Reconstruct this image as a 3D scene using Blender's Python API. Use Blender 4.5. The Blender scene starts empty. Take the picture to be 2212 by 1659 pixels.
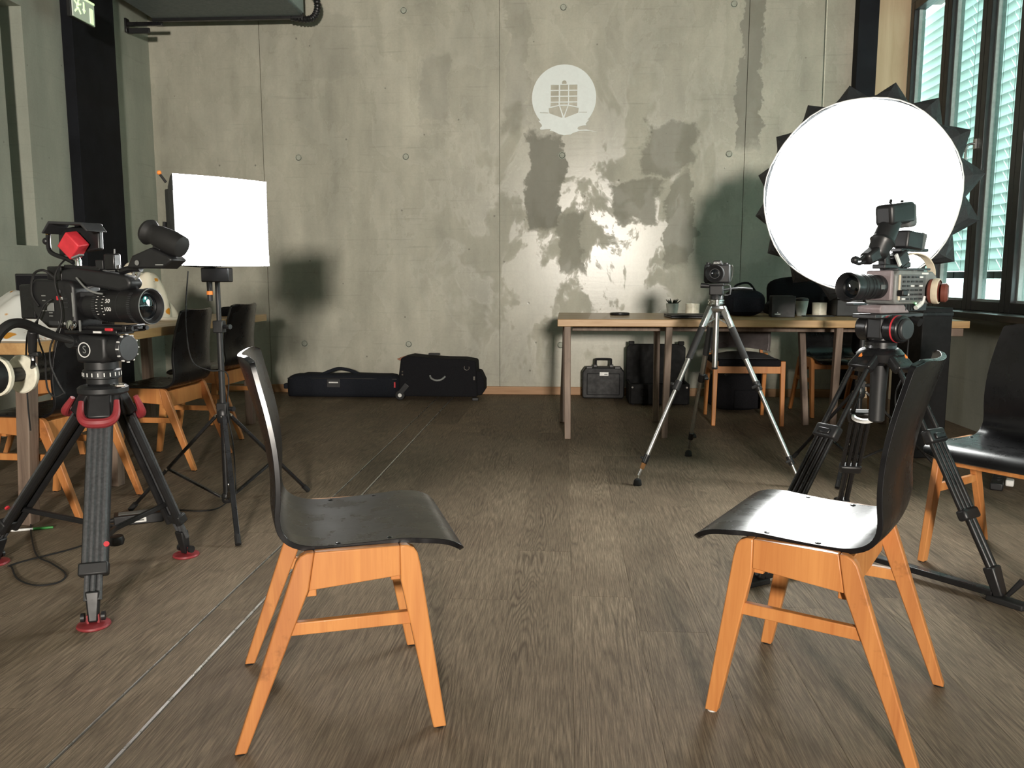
import bpy, bmesh, math, random
from mathutils import Vector, Matrix, Euler

random.seed(7)
C = bpy.context.scene.collection
S = bpy.context.scene
R = math.radians
PI = math.pi

# ------------------------------------------------------------------ camera
F_PX, CX, CY, EYE = 1766.14, 1106.0, 829.5, 0.9966
RIGHT = Vector((0.99793889, 0.06416586, 0.00084886))
UP = Vector((-0.00914444, 0.12910094, 0.99158929))
FWD = Vector((-0.0635166, 0.98955328, -0.12942161))
cam_d = bpy.data.cameras.new('camera')
cam_d.sensor_width = 36.0
cam_d.sensor_fit = 'HORIZONTAL'
cam_d.lens = F_PX / 2212.0 * 36.0
cam_d.clip_start = 0.05
cam_d.clip_end = 200
cam = bpy.data.objects.new('camera', cam_d)
C.objects.link(cam)
m = Matrix.Identity(4)
for i in range(3):
    m[i][0] = RIGHT[i]; m[i][1] = UP[i]; m[i][2] = -FWD[i]
m[0][3], m[1][3], m[2][3] = 0.0, 0.0, EYE
cam.matrix_world = m
S.camera = cam

# ------------------------------------------------------------------ world, lights, exposure
w = bpy.data.worlds.new('overcast_sky')
S.world = w
w.use_nodes = True
bg = w.node_tree.nodes['Background']
bg.inputs['Color'].default_value = (0.86, 0.97, 1.0, 1)
bg.inputs['Strength'].default_value = 6.0

KEY_POS = Vector((0.85, -6.5, 1.85))
kd = bpy.data.lights.new('studio_panel_light', 'AREA')
kd.shape = 'RECTANGLE'; kd.size = 0.62; kd.size_y = 0.5
kd.energy = 345
kd.color = (1.0, 0.92, 0.82)
kd.spread = R(100)
ko = bpy.data.objects.new('studio_panel_light', kd)
C.objects.link(ko)
ko.location = KEY_POS
ko.rotation_euler = (Vector((-0.3, 6.95, 2.3)) - KEY_POS).to_track_quat('-Z', 'Y').to_euler()
SOFT_L, SOFT_R = 37.0, 27.0      # radiance of the two softbox faces

S.view_settings.view_transform = 'Standard'
S.view_settings.look = 'None'
S.view_settings.gamma = 1.0
S.view_settings.use_curve_mapping = False
S.view_settings.exposure = 0.0
try:
    S.cycles.use_denoising = True
    S.cycles.max_bounces = 8
    S.cycles.diffuse_bounces = 4
    S.cycles.transparent_max_bounces = 12
    S.cycles.sample_clamp_indirect = 4.0
    S.cycles.caustics_reflective = False
    S.cycles.caustics_refractive = False
except Exception:
    pass

# ------------------------------------------------------------------ helpers
def ray(px, py):
    return FWD + RIGHT * ((px - CX) / F_PX) - UP * ((py - CY) / F_PX)
def at_z(px, py, z=0.0):
    d = ray(px, py); t = (z - EYE) / d.z
    return Vector((0, 0, EYE)) + d * t
def at_y(px, py, y):
    d = ray(px, py)
    return Vector((0, 0, EYE)) + d * (y / d.y)

def srgb(r, g, b):
    def f(c):
        c /= 255.0
        return c / 12.92 if c <= 0.04045 else ((c + 0.055) / 1.055) ** 2.4
    return (f(r), f(g), f(b), 1)

def rot_to(axis):
    return Vector(axis).to_track_quat('Z', 'Y').to_matrix()

class MB:
    def __init__(s):
        s.v = []; s.f = []
    def add(s, vs, fs):
        o = len(s.v)
        s.v += [tuple(p) for p in vs]
        s.f += [tuple(i + o for i in q) for q in fs]
        return s
    def box(s, c, size, rot=None):
        hx, hy, hz = size[0] / 2, size[1] / 2, size[2] / 2
        vs = [Vector((x, y, z)) for x in (-hx, hx) for y in (-hy, hy) for z in (-hz, hz)]
        if rot is not None:
            vs = [rot @ p for p in vs]
        c = Vector(c)
        return s.add([p + c for p in vs], [(0, 1, 3, 2), (4, 6, 7, 5), (0, 4, 5, 1), (2, 3, 7, 6), (0, 2, 6, 4), (1, 5, 7, 3)])
    def bar(s, p0, p1, w0, h0, w1=None, h1=None, side=(0, 1, 0)):
        # tapered beam; w is measured along `side`, h across
        p0 = Vector(p0); p1 = Vector(p1)
        w1 = w0 if w1 is None else w1; h1 = h0 if h1 is None else h1
        d = (p1 - p0).normalized(); a = Vector(side); a = (a - d * a.dot(d)).normalized(); b = d.cross(a)
        vs = []
        for p, ww, hh in ((p0, w0, h0), (p1, w1, h1)):
            for sa, sb in ((-1, -1), (1, -1), (1, 1), (-1, 1)):
                vs.append(p + a * (sa * ww / 2) + b * (sb * hh / 2))
        return s.add(vs, [(3, 2, 1, 0), (4, 5, 6, 7), (0, 1, 5, 4), (1, 2, 6, 5), (2, 3, 7, 6), (3, 0, 4, 7)])
    def lathe(s, prof, o, axis, n=24, cap0=True, cap1=True):
        # prof: (radius, distance along axis)
        M = rot_to(axis); o = Vector(o); vs = []
        for r, t in prof:
            for k in range(n):
                a = 2 * PI * k / n
                vs.append(o + M @ Vector((r * math.cos(a), r * math.sin(a), t)))
        fs = []
        for i in range(len(prof) - 1):
            for k in range(n):
                k2 = (k + 1) % n
                fs.append((i * n + k, i * n + k2, (i + 1) * n + k2, (i + 1) * n + k))
        if cap0: fs.append(tuple(range(n - 1, -1, -1)))
        if cap1: fs.append(tuple((len(prof) - 1) * n + k for k in range(n)))
        return s.add(vs, fs)
    def cyl(s, p0, p1, r0, r1=None, n=16):
        p0 = Vector(p0); p1 = Vector(p1)
        return s.lathe([(r0, 0), (r0 if r1 is None else r1, (p1 - p0).length)], p0, p1 - p0, n)
    def tube(s, pts, r, n=8, smooth=6, closed=False):
        pts = [Vector(p) for p in pts]
        if smooth and len(pts) > 2:
            pts = spline(pts, smooth, closed)
        m_ = len(pts)
        T = []
        for i in range(m_):
            if closed: t = pts[(i + 1) % m_] - pts[i - 1]
            else: t = pts[min(i + 1, m_ - 1)] - pts[max(i - 1, 0)]
            T.append(t.normalized())
        a = Vector((0, 0, 1)) if abs(T[0].z) < 0.9 else Vector((1, 0, 0))
        nrm = (a - T[0] * a.dot(T[0])).normalized()
        vs = []; fs = []
        for i in range(m_):
            nrm = (nrm - T[i] * nrm.dot(T[i])).normalized()
            b = T[i].cross(nrm)
            rr = r(i / (m_ - 1)) if callable(r) else r
            for k in range(n):
                q = 2 * PI * k / n
                vs.append(pts[i] + (nrm * math.cos(q) + b * math.sin(q)) * rr)
        for i in range(m_ if closed else m_ - 1):
            j = (i + 1) % m_
            for k in range(n):
                k2 = (k + 1) % n
                fs.append((i * n + k, i * n + k2, j * n + k2, j * n + k))
        if not closed:
            fs.append(tuple(range(n - 1, -1, -1))); fs.append(tuple((m_ - 1) * n + k for k in range(n)))
        return s.add(vs, fs)
    def prism(s, poly, z0, z1, M=None, o=(0, 0, 0)):
        n = len(poly); o = Vector(o)
        vs = [Vector((p[0], p[1], z0)) for p in poly] + [Vector((p[0], p[1], z1)) for p in poly]
        if M is not None: vs = [M @ p for p in vs]
        vs = [p + o for p in vs]
        fs = [tuple(range(n - 1, -1, -1)), tuple(range(n, 2 * n))]
        for k in range(n):
            k2 = (k + 1) % n
            fs.append((k, k2, n + k2, n + k))
        return s.add(vs, fs)
    def ball(s, c, r, n=16, m_=10, sc=(1, 1, 1)):
        c = Vector(c); vs = [c + Vector((0, 0, r * sc[2]))]
        for i in range(1, m_):
            a = PI * i / m_
            for k in range(n):
                q = 2 * PI * k / n
                vs.append(c + Vector((r * sc[0] * math.sin(a) * math.cos(q), r * sc[1] * math.sin(a) * math.sin(q), r * sc[2] * math.cos(a))))
        vs.append(c - Vector((0, 0, r * sc[2])))
        fs = []
        for k in range(n):
            fs.append((0, 1 + k, 1 + (k + 1) % n))
            e = 1 + (m_ - 2) * n
            fs.append((len(vs) - 1, e + (k + 1) % n, e + k))
        for i in range(m_ - 2):
            for k in range(n):
                k2 = (k + 1) % n
                fs.append((1 + i * n + k, 1 + (i + 1) * n + k, 1 + (i + 1) * n + k2, 1 + i * n + k2))
        return s.add(vs, fs)
    def sheet(s, top, bot):
        # two matching grids [i][j] of points joined into a closed slab
        nu, nv = len(top), len(top[0])
        vs = [p for row in top for p in row] + [p for row in bot for p in row]
        N = nu * nv; fs = []
        for i in range(nu - 1):
            for j in range(nv - 1):
                a = i * nv + j
                fs.append((a, a + nv, a + nv + 1, a + 1))
                fs.append((N + a, N + a + 1, N + a + nv + 1, N + a + nv))
        ring = [i * nv for i in range(nu)] + [(nu - 1) * nv + j for j in range(1, nv)] + \
               [i * nv + nv - 1 for i in range(nu - 2, -1, -1)] + [j for j in range(nv - 2, 0, -1)]
        for q in range(len(ring)):
            a, b = ring[q], ring[(q + 1) % len(ring)]
            fs.append((b, a, N + a, N + b))
        return s.add(vs, fs)
    def mesh(s, name, mat, smooth=True, angle=35):
        me = bpy.data.meshes.new(name)
        me.from_pydata(s.v, [], s.f)
        bm_ = bmesh.new(); bm_.from_mesh(me)
        bmesh.ops.recalc_face_normals(bm_, faces=bm_.faces)
        bm_.to_mesh(me); bm_.free()
        if mat is not None: me.materials.append(mat)
        if smooth:
            me.polygons.foreach_set('use_smooth', [True] * len(me.polygons))
            me.set_sharp_from_angle(angle=R(angle))
        me.update()
        return me
    def build(s, name, mat, parent=None, bevel=0.0, smooth=True, seg=2, subdiv=0, angle=35):
        o = bpy.data.objects.new(name, s.mesh(name, mat, smooth, angle))
        C.objects.link(o)
        if parent is not None: o.parent = parent
        if bevel:
            md = o.modifiers.new('bevel', 'BEVEL'); md.width = bevel; md.segments = seg
            md.limit_method = 'ANGLE'; md.angle_limit = R(40); md.harden_normals = False
        if subdiv:
            md = o.modifiers.new('subdiv', 'SUBSURF'); md.levels = subdiv; md.render_levels = subdiv
        return o

def spline(pts, k, closed=False):
    out = []; n = len(pts)
    segs = n if closed else n - 1
    for i in range(segs):
        p1, p2 = pts[i], pts[(i + 1) % n]
        p0 = pts[i - 1] if (i > 0 or closed) else p1 * 2 - p2
        p3 = pts[(i + 2) % n] if (i + 2 < n or closed) else p2 * 2 - p1
        for j in range(k):
            t = j / k
            out.append(0.5 * ((2 * p1) + (p2 - p0) * t + (2 * p0 - 5 * p1 + 4 * p2 - p3) * t * t + (3 * p1 - p0 - 3 * p2 + p3) * t ** 3))
    if not closed: out.append(pts[-1])
    return out

def tag(o, label=None, cat=None, group=None, kind=None):
    if label: o['label'] = label
    if cat: o['category'] = cat
    if group: o['group'] = group
    if kind: o['kind'] = kind
    return o
def thing(name, label, cat, loc=(0, 0, 0), rz=0.0, group=None):
    o = bpy.data.objects.new(name, None); C.objects.link(o)
    o.empty_display_size = 0.05
    o.location = loc; o.rotation_euler = (0, 0, rz)
    return tag(o, label, cat, group)
def struct(name, loc=(0, 0, 0)):
    o = bpy.data.objects.new(name, None); C.objects.link(o); o.location = loc
    o.empty_display_size = 0.05
    return tag(o, kind='structure')
def copy_tree(o, parent=None):
    c = o.copy(); C.objects.link(c); c.parent = parent
    for ch in list(o.children): copy_tree(ch, c)
    return c
def text_mesh(body, size, depth):
    cu = bpy.data.curves.new('lettering', 'FONT'); cu.body = body; cu.size = size; cu.extrude = depth
    cu.align_x = 'CENTER'; cu.align_y = 'CENTER'; cu.resolution_u = 3
    o = bpy.data.objects.new('lettering', cu); C.objects.link(o)
    me = bpy.data.meshes.new_from_object(o.evaluated_get(bpy.context.evaluated_depsgraph_get()))
    bpy.data.objects.remove(o); bpy.data.curves.remove(cu)
    return me
def lettering(body, size, mat, parent, loc, M, depth=0.0004, name='lettering'):
    me = text_mesh(body, size, depth)
    if me.materials: me.materials.clear()
    me.materials.append(mat)
    o = bpy.data.objects.new(name, me); C.objects.link(o); o.parent = parent
    o.matrix_local = Matrix.Translation(Vector(loc)) @ M.to_4x4()
    return o
def frame(x, y):
    # 3x3 with columns x, y, x cross y
    x = Vector(x).normalized(); y = Vector(y).normalized(); z = x.cross(y)
    return Matrix((x, y, z)).transposed()

# ------------------------------------------------------------------ materials
MATS = {}
def nodes_of(name):
    mt = bpy.data.materials.new(name); mt.use_nodes = True
    nt = mt.node_tree
    return mt, nt, nt.nodes['Principled BSDF']
def nn(nt, t, **kw):
    n = nt.nodes.new(t)
    for k, v in kw.items(): setattr(n, k, v)
    return n
def mathn(nt, op, a, b=None, c=None, clamp=False):
    n = nt.nodes.new('ShaderNodeMath'); n.operation = op; n.use_clamp = clamp
    for i, x in enumerate((a, b, c)):
        if x is None: continue
        if isinstance(x, (int, float)): n.inputs[i].default_value = x
        else: nt.links.new(x, n.inputs[i])
    return n.outputs[0]
def mixc(nt, fac, a, b, blend='MIX'):
    n = nt.nodes.new('ShaderNodeMix'); n.data_type = 'RGBA'; n.blend_type = blend
    for sock, x in ((n.inputs[0], fac), (n.inputs[6], a), (n.inputs[7], b)):
        if isinstance(x, (int, float)): sock.default_value = x
        elif isinstance(x, tuple): sock.default_value = x
        else: nt.links.new(x, sock)
    return n.outputs[2]
def ramp(nt, src, stops):
    n = nt.nodes.new('ShaderNodeValToRGB'); e = n.color_ramp.elements
    while len(e) < len(stops): e.new(0.5)
    for i, (p, col) in enumerate(stops):
        e[i].position = p; e[i].color = col if isinstance(col, tuple) else (col, col, col, 1)
    nt.links.new(src, n.inputs[0])
    return n.outputs[0]
def noise(nt, vec, scale, detail=4, rough=0.55, dist=0.0):
    n = nt.nodes.new('ShaderNodeTexNoise'); n.inputs['Scale'].default_value = scale
    n.inputs['Detail'].default_value = detail; n.inputs['Roughness'].default_value = rough
    n.inputs['Distortion'].default_value = dist
    if vec is not None: nt.links.new(vec, n.inputs['Vector'])
    return n.outputs['Fac']
def mapping(nt, vec, scale=(1, 1, 1), loc=(0, 0, 0), rot=(0, 0, 0)):
    n = nt.nodes.new('ShaderNodeMapping'); n.inputs['Scale'].default_value = scale
    n.inputs['Location'].default_value = loc; n.inputs['Rotation'].default_value = rot
    nt.links.new(vec, n.inputs['Vector'])
    return n.outputs[0]
def bump(nt, bsdf, h, strength=0.2, dist=0.01):
    n = nt.nodes.new('ShaderNodeBump'); n.inputs['Strength'].default_value = strength
    n.inputs['Distance'].default_value = dist
    nt.links.new(h, n.inputs['Height']); nt.links.new(n.outputs[0], bsdf.inputs['Normal'])
def objco(nt):
    return nt.nodes.new('ShaderNodeTexCoord').outputs['Object']
def worldco(nt):
    return nt.nodes.new('ShaderNodeNewGeometry').outputs['Position']

def plain(name, col, rough=0.5, metal=0.0, var=0.12, scale=40, bmp=0.05, coat=0.0, spec=0.5):
    mt, nt, b = nodes_of(name)
    co = objco(nt); f = noise(nt, co, scale, 3)
    dk = tuple(c * (1 - var) for c in col[:3]) + (1,); lt = tuple(min(1, c * (1 + var)) for c in col[:3]) + (1,)
    nt.links.new(ramp(nt, f, [(0.3, dk), (0.7, lt)]), b.inputs['Base Color'])
    nt.links.new(ramp(nt, noise(nt, co, scale * 0.4, 2), [(0.3, max(0.02, rough - 0.07)), (0.7, min(1, rough + 0.07))]), b.inputs['Roughness'])
    b.inputs['Metallic'].default_value = metal
    b.inputs['Specular IOR Level'].default_value = spec
    b.inputs['Coat Weight'].default_value = coat
    if bmp: bump(nt, b, f, bmp, 0.002)
    MATS[name] = mt
    return mt
def emit(name, col, strength):
    mt, nt, b = nodes_of(name)
    co = objco(nt)
    f = ramp(nt, noise(nt, co, 3, 1), [(0.3, 0.97), (0.7, 1.0)])
    b.inputs['Base Color'].default_value = (0.8, 0.8, 0.8, 1)
    b.inputs['Emission Color'].default_value = col
    nt.links.new(mathn(nt, 'MULTIPLY', f, strength), b.inputs['Emission Strength'])
    MATS[name] = mt
    return mt

def wood(name, light, dark, rough=0.4, axis=0, scale=1.0, wear=0.0, coat=0.0):
    mt, nt, b = nodes_of(name)
    tc = objco(nt)
    oi = nt.nodes.new('ShaderNodeObjectInfo')
    off = nt.nodes.new('ShaderNodeVectorMath'); off.operation = 'ADD'
    cmb = nt.nodes.new('ShaderNodeCombineXYZ')
    nt.links.new(mathn(nt, 'MULTIPLY', oi.outputs['Random'], 17.0), cmb.inputs[0])
    nt.links.new(mathn(nt, 'MULTIPLY', oi.outputs['Random'], 9.0), cmb.inputs[1])
    nt.links.new(tc, off.inputs[0]); nt.links.new(cmb.outputs[0], off.inputs[1])
    sc = [22.0 * scale] * 3; sc[axis] = 1.6 * scale
    v = mapping(nt, off.outputs[0], tuple(sc))
    g = noise(nt, v, 1.0, 6, 0.6, 0.8)
    sc2 = [160.0 * scale] * 3; sc2[axis] = 5.0 * scale
    g2 = noise(nt, mapping(nt, off.outputs[0], tuple(sc2)), 1.0, 3, 0.6)
    c1 = ramp(nt, g, [(0.25, dark), (0.7, light)])
    c2 = mixc(nt, mathn(nt, 'MULTIPLY', ramp(nt, g2, [(0.5, 0.0), (0.75, 1.0)]), 0.35), c1, dark)
    if wear:
        wn = noise(nt, off.outputs[0], 7.0, 5, 0.7)
        c2 = mixc(nt, mathn(nt, 'MULTIPLY', ramp(nt, wn, [(0.58, 0.0), (0.72, 1.0)]), wear), c2, tuple(x * 0.35 for x in dark[:3]) + (1,))
    nt.links.new(c2, b.inputs['Base Color'])
    nt.links.new(ramp(nt, g, [(0.2, rough + 0.12), (0.8, rough - 0.05)]), b.inputs['Roughness'])
    b.inputs['Coat Weight'].default_value = coat
    bump(nt, b, g2, 0.12, 0.002)
    MATS[name] = mt
    return mt

def floor_wood():
    mt, nt, b = nodes_of('smoked oak boards')
    tc = objco(nt)
    oi = nt.nodes.new('ShaderNodeObjectInfo'); rnd = oi.outputs['Random']
    cmb = nt.nodes.new('ShaderNodeCombineXYZ')
    nt.links.new(mathn(nt, 'MULTIPLY', rnd, 31.0), cmb.inputs[0]); nt.links.new(mathn(nt, 'MULTIPLY', rnd, 57.0), cmb.inputs[1])
    add = nt.nodes.new('ShaderNodeVectorMath'); add.operation = 'ADD'
    nt.links.new(tc, add.inputs[0]); nt.links.new(cmb.outputs[0], add.inputs[1])
    P = add.outputs[0]
    # cathedral grain: contour lines of a long stretched height field
    h = noise(nt, mapping(nt, P, (7.0, 0.48, 1.0)), 1.0, 3, 0.45, 0.3)
    w_ = mathn(nt, 'MULTIPLY', h, 34.0)
    ring = mathn(nt, 'ABSOLUTE', mathn(nt, 'SUBTRACT', mathn(nt, 'FRACT', w_), 0.5))
    ring = ramp(nt, ring, [(0.03, 0.0), (0.34, 1.0)])
    fine = noise(nt, mapping(nt, P, (300.0, 9.0, 1.0)), 1.0, 5, 0.72)
    pores = ramp(nt, fine, [(0.42, 0.0), (0.62, 1.0)])
    blot = noise(nt, P, 2.2, 4, 0.6)
    base = ramp(nt, blot, [(0.25, srgb(132, 116, 98)), (0.75, srgb(163, 146, 124))])
    tone = ramp(nt, rnd, [(0.0, 0.84), (1.0, 1.08)])
    base = mixc(nt, 1.0, base, tone, 'MULTIPLY')
    rmask = ramp(nt, noise(nt, mapping(nt, P, (5.0, 1.6, 1.0)), 1.0, 3, 0.6), [(0.38, 0.05), (0.66, 0.60)])
    dk = mixc(nt, mathn(nt, 'MULTIPLY', mathn(nt, 'SUBTRACT', 1.0, ring), rmask), base, srgb(66, 57, 48))
    dk = mixc(nt, mathn(nt, 'MULTIPLY', mathn(nt, 'SUBTRACT', 1.0, pores), 0.60), dk, srgb(72, 63, 54))
    spot = ramp(nt, noise(nt, P, 9.0, 3, 0.6), [(0.70, 0.0), (0.78, 1.0)])
    dk = mixc(nt, mathn(nt, 'MULTIPLY', spot, 0.4), dk, srgb(48, 44, 40))
    nt.links.new(dk, b.inputs['Base Color'])
    nt.links.new(ramp(nt, blot, [(0.2, 0.52), (0.8, 0.66)]), b.inputs['Roughness'])
    hh = mathn(nt, 'ADD', mathn(nt, 'MULTIPLY', ring, 0.6), mathn(nt, 'MULTIPLY', pores, 0.6))
    bump(nt, b, hh, 0.25, 0.002)
    b.inputs['Specular IOR Level'].default_value = 0.08
    MATS['floor'] = mt

def concrete(name, lo, hi, gloss=True, stains=()):
    mt, nt, b = nodes_of(name)
    P = worldco(nt)
    big = noise(nt, mapping(nt, P, (1.0, 1.0, 0.55)), 1.1, 5, 0.6, 0.3)
    mid = noise(nt, mapping(nt, P, (1.0, 1.0, 0.45)), 5.0, 5, 0.6, 0.2)
    vert = noise(nt, mapping(nt, P, (7.0, 7.0, 0.5)), 1.0, 3, 0.5)
    horz = noise(nt, mapping(nt, P, (2.0, 2.0, 34.0)), 1.0, 3, 0.6)
    fine = noise(nt, P, 70.0, 3, 0.6)
    f = mathn(nt, 'ADD', mathn(nt, 'MULTIPLY', big, 0.5), mathn(nt, 'MULTIPLY', mid, 0.3))
    f = mathn(nt, 'ADD', f, mathn(nt, 'MULTIPLY', vert, 0.2))
    col = ramp(nt, f, [(0.36, lo), (0.62, hi)])
    col = mixc(nt, mathn(nt, 'MULTIPLY', ramp(nt, horz, [(0.60, 0.0), (0.74, 1.0)]), 0.22), col, tuple(c * 0.45 for c in lo[:3]) + (1,))
    col = mixc(nt, mathn(nt, 'MULTIPLY', ramp(nt, fine, [(0.3, 1.0), (0.6, 0.0)]), 0.10), col, tuple(c * 0.5 for c in lo[:3]) + (1,))
    vo = nt.nodes.new('ShaderNodeTexVoronoi'); vo.inputs['Scale'].default_value = 6.0; nt.links.new(P, vo.inputs['Vector'])
    pit = ramp(nt, vo.outputs['Distance'], [(0.035, 1.0), (0.06, 0.0)])
    col = mixc(nt, mathn(nt, 'MULTIPLY', pit, 0.6), col, tuple(c * 0.3 for c in lo[:3]) + (1,))
    sep = nt.nodes.new('ShaderNodeSeparateXYZ')
    warp = nt.nodes.new('ShaderNodeTexNoise'); warp.inputs['Scale'].default_value = 3.2; warp.inputs['Detail'].default_value = 6
    warp.inputs['Roughness'].default_value = 0.65
    nt.links.new(P, warp.inputs['Vector'])
    wv = nt.nodes.new('ShaderNodeVectorMath'); wv.operation = 'MULTIPLY_ADD'
    nt.links.new(warp.outputs['Color'], wv.inputs[0]); wv.inputs[1].default_value = (0.42, 0.42, 0.42)
    pv = nt.nodes.new('ShaderNodeVectorMath'); pv.operation = 'SUBTRACT'
    nt.links.new(P, pv.inputs[0]); pv.inputs[1].default_value = (0.21, 0.21, 0.21)
    nt.links.new(pv.outputs[0], wv.inputs[2]); nt.links.new(wv.outputs[0], sep.inputs[0])
    stain = None
    for (cx_, cz_, hw, hh, k) in stains:
        ax = mathn(nt, 'DIVIDE', mathn(nt, 'ABSOLUTE', mathn(nt, 'SUBTRACT', sep.outputs[0], cx_)), hw)
        az = mathn(nt, 'DIVIDE', mathn(nt, 'ABSOLUTE', mathn(nt, 'SUBTRACT', sep.outputs[2], cz_)), hh)
        d = mathn(nt, 'MAXIMUM', ax, az)
        mk = mathn(nt, 'MULTIPLY', ramp(nt, d, [(0.86, 1.0), (1.0, 0.0)]), k)
        stain = mk if stain is None else mathn(nt, 'MAXIMUM', stain, mk)
    if stain is not None:
        col = mixc(nt, stain, col, tuple(c * 0.55 for c in lo[:3]) + (1,))
    nt.links.new(col, b.inputs['Base Color'])
    if gloss:
        patch = noise(nt, mapping(nt, P, (1.0, 1.0, 0.6), (3.1, 0, 1.7)), 2.6, 6, 0.62, 0.4)
        r = ramp(nt, patch, [(0.44, 0.66), (0.50, 0.27)])
        if stain is not None:
            r = mathn(nt, 'ADD', r, mathn(nt, 'MULTIPLY', stain, 0.5), clamp=True)
        nt.links.new(r, b.inputs['Roughness'])
        b.inputs['Specular IOR Level'].default_value = 0.42
    else:
        b.inputs['Roughness'].default_value = 0.8
    h = mathn(nt, 'ADD', mathn(nt, 'MULTIPLY', fine, 0.25), mathn(nt, 'MULTIPLY', horz, 0.35))
    h = mathn(nt, 'SUBTRACT', h, mathn(nt, 'MULTIPLY', pit, 1.0))
    bump(nt, b, h, 0.12, 0.004)
    MATS[name] = mt

def lacquer(name, col, rough):
    mt, nt, b = nodes_of(name)
    co = objco(nt)
    sw = noise(nt, mapping(nt, co, (3.0, 40.0, 3.0)), 1.0, 4, 0.65, 0.3)
    cl = noise(nt, co, 9.0, 4, 0.6)
    b.inputs['Base Color'].default_value = col
    wornm = ramp(nt, cl, [(0.30, 0.0), (0.72, 1.0)])
    r = mathn(nt, 'ADD', ramp(nt, sw, [(0.3, rough - 0.06), (0.7, rough - 0.02)]), mathn(nt, 'MULTIPLY', wornm, 0.17))
    nt.links.new(r, b.inputs['Roughness'])
    sc_ = ramp(nt, noise(nt, co, 55.0, 5, 0.7), [(0.72, 0.0), (0.80, 1.0)])
    nt.links.new(mixc(nt, mathn(nt, 'MULTIPLY', sc_, 0.12), col, srgb(58, 50, 42)), b.inputs['Base Color'])
    MATS[name] = mt

def glass(name, tint, gloss=0.10):
    mt = bpy.data.materials.new(name); mt.use_nodes = True; nt = mt.node_tree; nt.nodes.clear()
    out = nn(nt, 'ShaderNodeOutputMaterial'); tr = nn(nt, 'ShaderNodeBsdfTransparent'); gl = nn(nt, 'ShaderNodeBsdfGlossy')
    tr.inputs[0].default_value = tint
    gl.inputs['Roughness'].default_value = 0.03
    geo = nn(nt, 'ShaderNodeNewGeometry'); dt = nn(nt, 'ShaderNodeVectorMath', operation='DOT_PRODUCT')
    nt.links.new(geo.outputs['Incoming'], dt.inputs[0]); nt.links.new(geo.outputs['Normal'], dt.inputs[1])
    cs = mathn(nt, 'SUBTRACT', 1.0, mathn(nt, 'ABSOLUTE', dt.outputs['Value']))
    sch = mathn(nt, 'MULTIPLY_ADD', mathn(nt, 'POWER', cs, 5.0), 0.9, 0.04)
    mx = nn(nt, 'ShaderNodeMixShader')
    nt.links.new(mathn(nt, 'MULTIPLY', sch, 0.9, clamp=True), mx.inputs[0])
    nt.links.new(tr.outputs[0], mx.inputs[1]); nt.links.new(gl.outputs[0], mx.inputs[2]); nt.links.new(mx.outputs[0], out.inputs[0])
    MATS[name] = mt
def translucent(name, col, f):
    mt = bpy.data.materials.new(name); mt.use_nodes = True; nt = mt.node_tree; nt.nodes.clear()
    out = nn(nt, 'ShaderNodeOutputMaterial'); d = nn(nt, 'ShaderNodeBsdfDiffuse'); t = nn(nt, 'ShaderNodeBsdfTranslucent')
    co = objco(nt); c = ramp(nt, noise(nt, co, 4, 3), [(0.3, tuple(x * 0.92 for x in col[:3]) + (1,)), (0.7, col)])
    nt.links.new(c, d.inputs[0]); nt.links.new(c, t.inputs[0])
    mx = nn(nt, 'ShaderNodeMixShader'); mx.inputs[0].default_value = f
    nt.links.new(d.outputs[0], mx.inputs[1]); nt.links.new(t.outputs[0], mx.inputs[2]); nt.links.new(mx.outputs[0], out.inputs[0])
    MATS[name] = mt
def printed(name, base, c1, c2):
    # cream cloth with loose orange and brown blotches
    mt, nt, b = nodes_of(name)
    co = objco(nt)
    n1 = ramp(nt, noise(nt, co, 11.0, 2, 0.4), [(0.66, 0.0), (0.69, 1.0)])
    n2 = ramp(nt, noise(nt, mapping(nt, co, (1, 1, 1), (4, 2, 7)), 17.0, 2, 0.4), [(0.68, 0.0), (0.71, 1.0)])
    wv = noise(nt, co, 260.0, 2)
    c = mixc(nt, n1, base, c1); c = mixc(nt, n2, c, c2)
    nt.links.new(c, b.inputs['Base Color']); b.inputs['Roughness'].default_value = 0.9
    b.inputs['Specular IOR Level'].default_value = 0.15
    bump(nt, b, wv, 0.2, 0.001)
    MATS[name] = mt

concrete('concrete_back', srgb(154, 152, 139), srgb(194, 190, 174), True, (
    (-0.05 - 0.12, 1.78, 0.16, 0.40, 0.75), (0.05, 1.30, 0.12, 0.28, 0.45), (1.48, 2.75, 0.10, 0.75, 0.65),
    (0.86, 2.05, 0.24, 0.22, 0.55), (0.58, 1.62, 0.22, 0.20, 0.55), (0.95, 1.45, 0.10, 0.40, 0.5), (-1.1, 2.55, 0.14, 0.30, 0.25),
    (-0.42, 2.75, 0.11, 0.6, 0.25), (-1.9, 2.9, 0.2, 0.3, 0.2)))
concrete('concrete_side', srgb(150, 154, 142), srgb(182, 184, 170), False)
concrete('ceiling_mat', srgb(96, 98, 94), srgb(120, 122, 118), False)
floor_wood()
wood('beech', srgb(208, 144, 84), srgb(178, 110, 58), 0.36, 2, 1.0, 0.0, 0.1)
wood('beech_worn', srgb(200, 136, 78), srgb(166, 100, 52), 0.42, 2, 1.0, 0.8, 0.05)
wood('oak_top', srgb(196, 160, 112), srgb(158, 120, 76), 0.38, 0, 0.8, 0.0, 0.1)
wood('oak_top_y', srgb(196, 158, 108), srgb(158, 118, 74), 0.38, 1, 0.8, 0.0, 0.1)
wood('trestle', srgb(138, 119, 104), srgb(88, 72, 62), 0.55, 2, 0.9, 0.5)
wood('skirting', srgb(178, 138, 98), srgb(150, 110, 74), 0.5, 0, 0.6)
wood('reveal_ply', srgb(202, 180, 148), srgb(176, 152, 120), 0.55, 2, 0.35)
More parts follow.
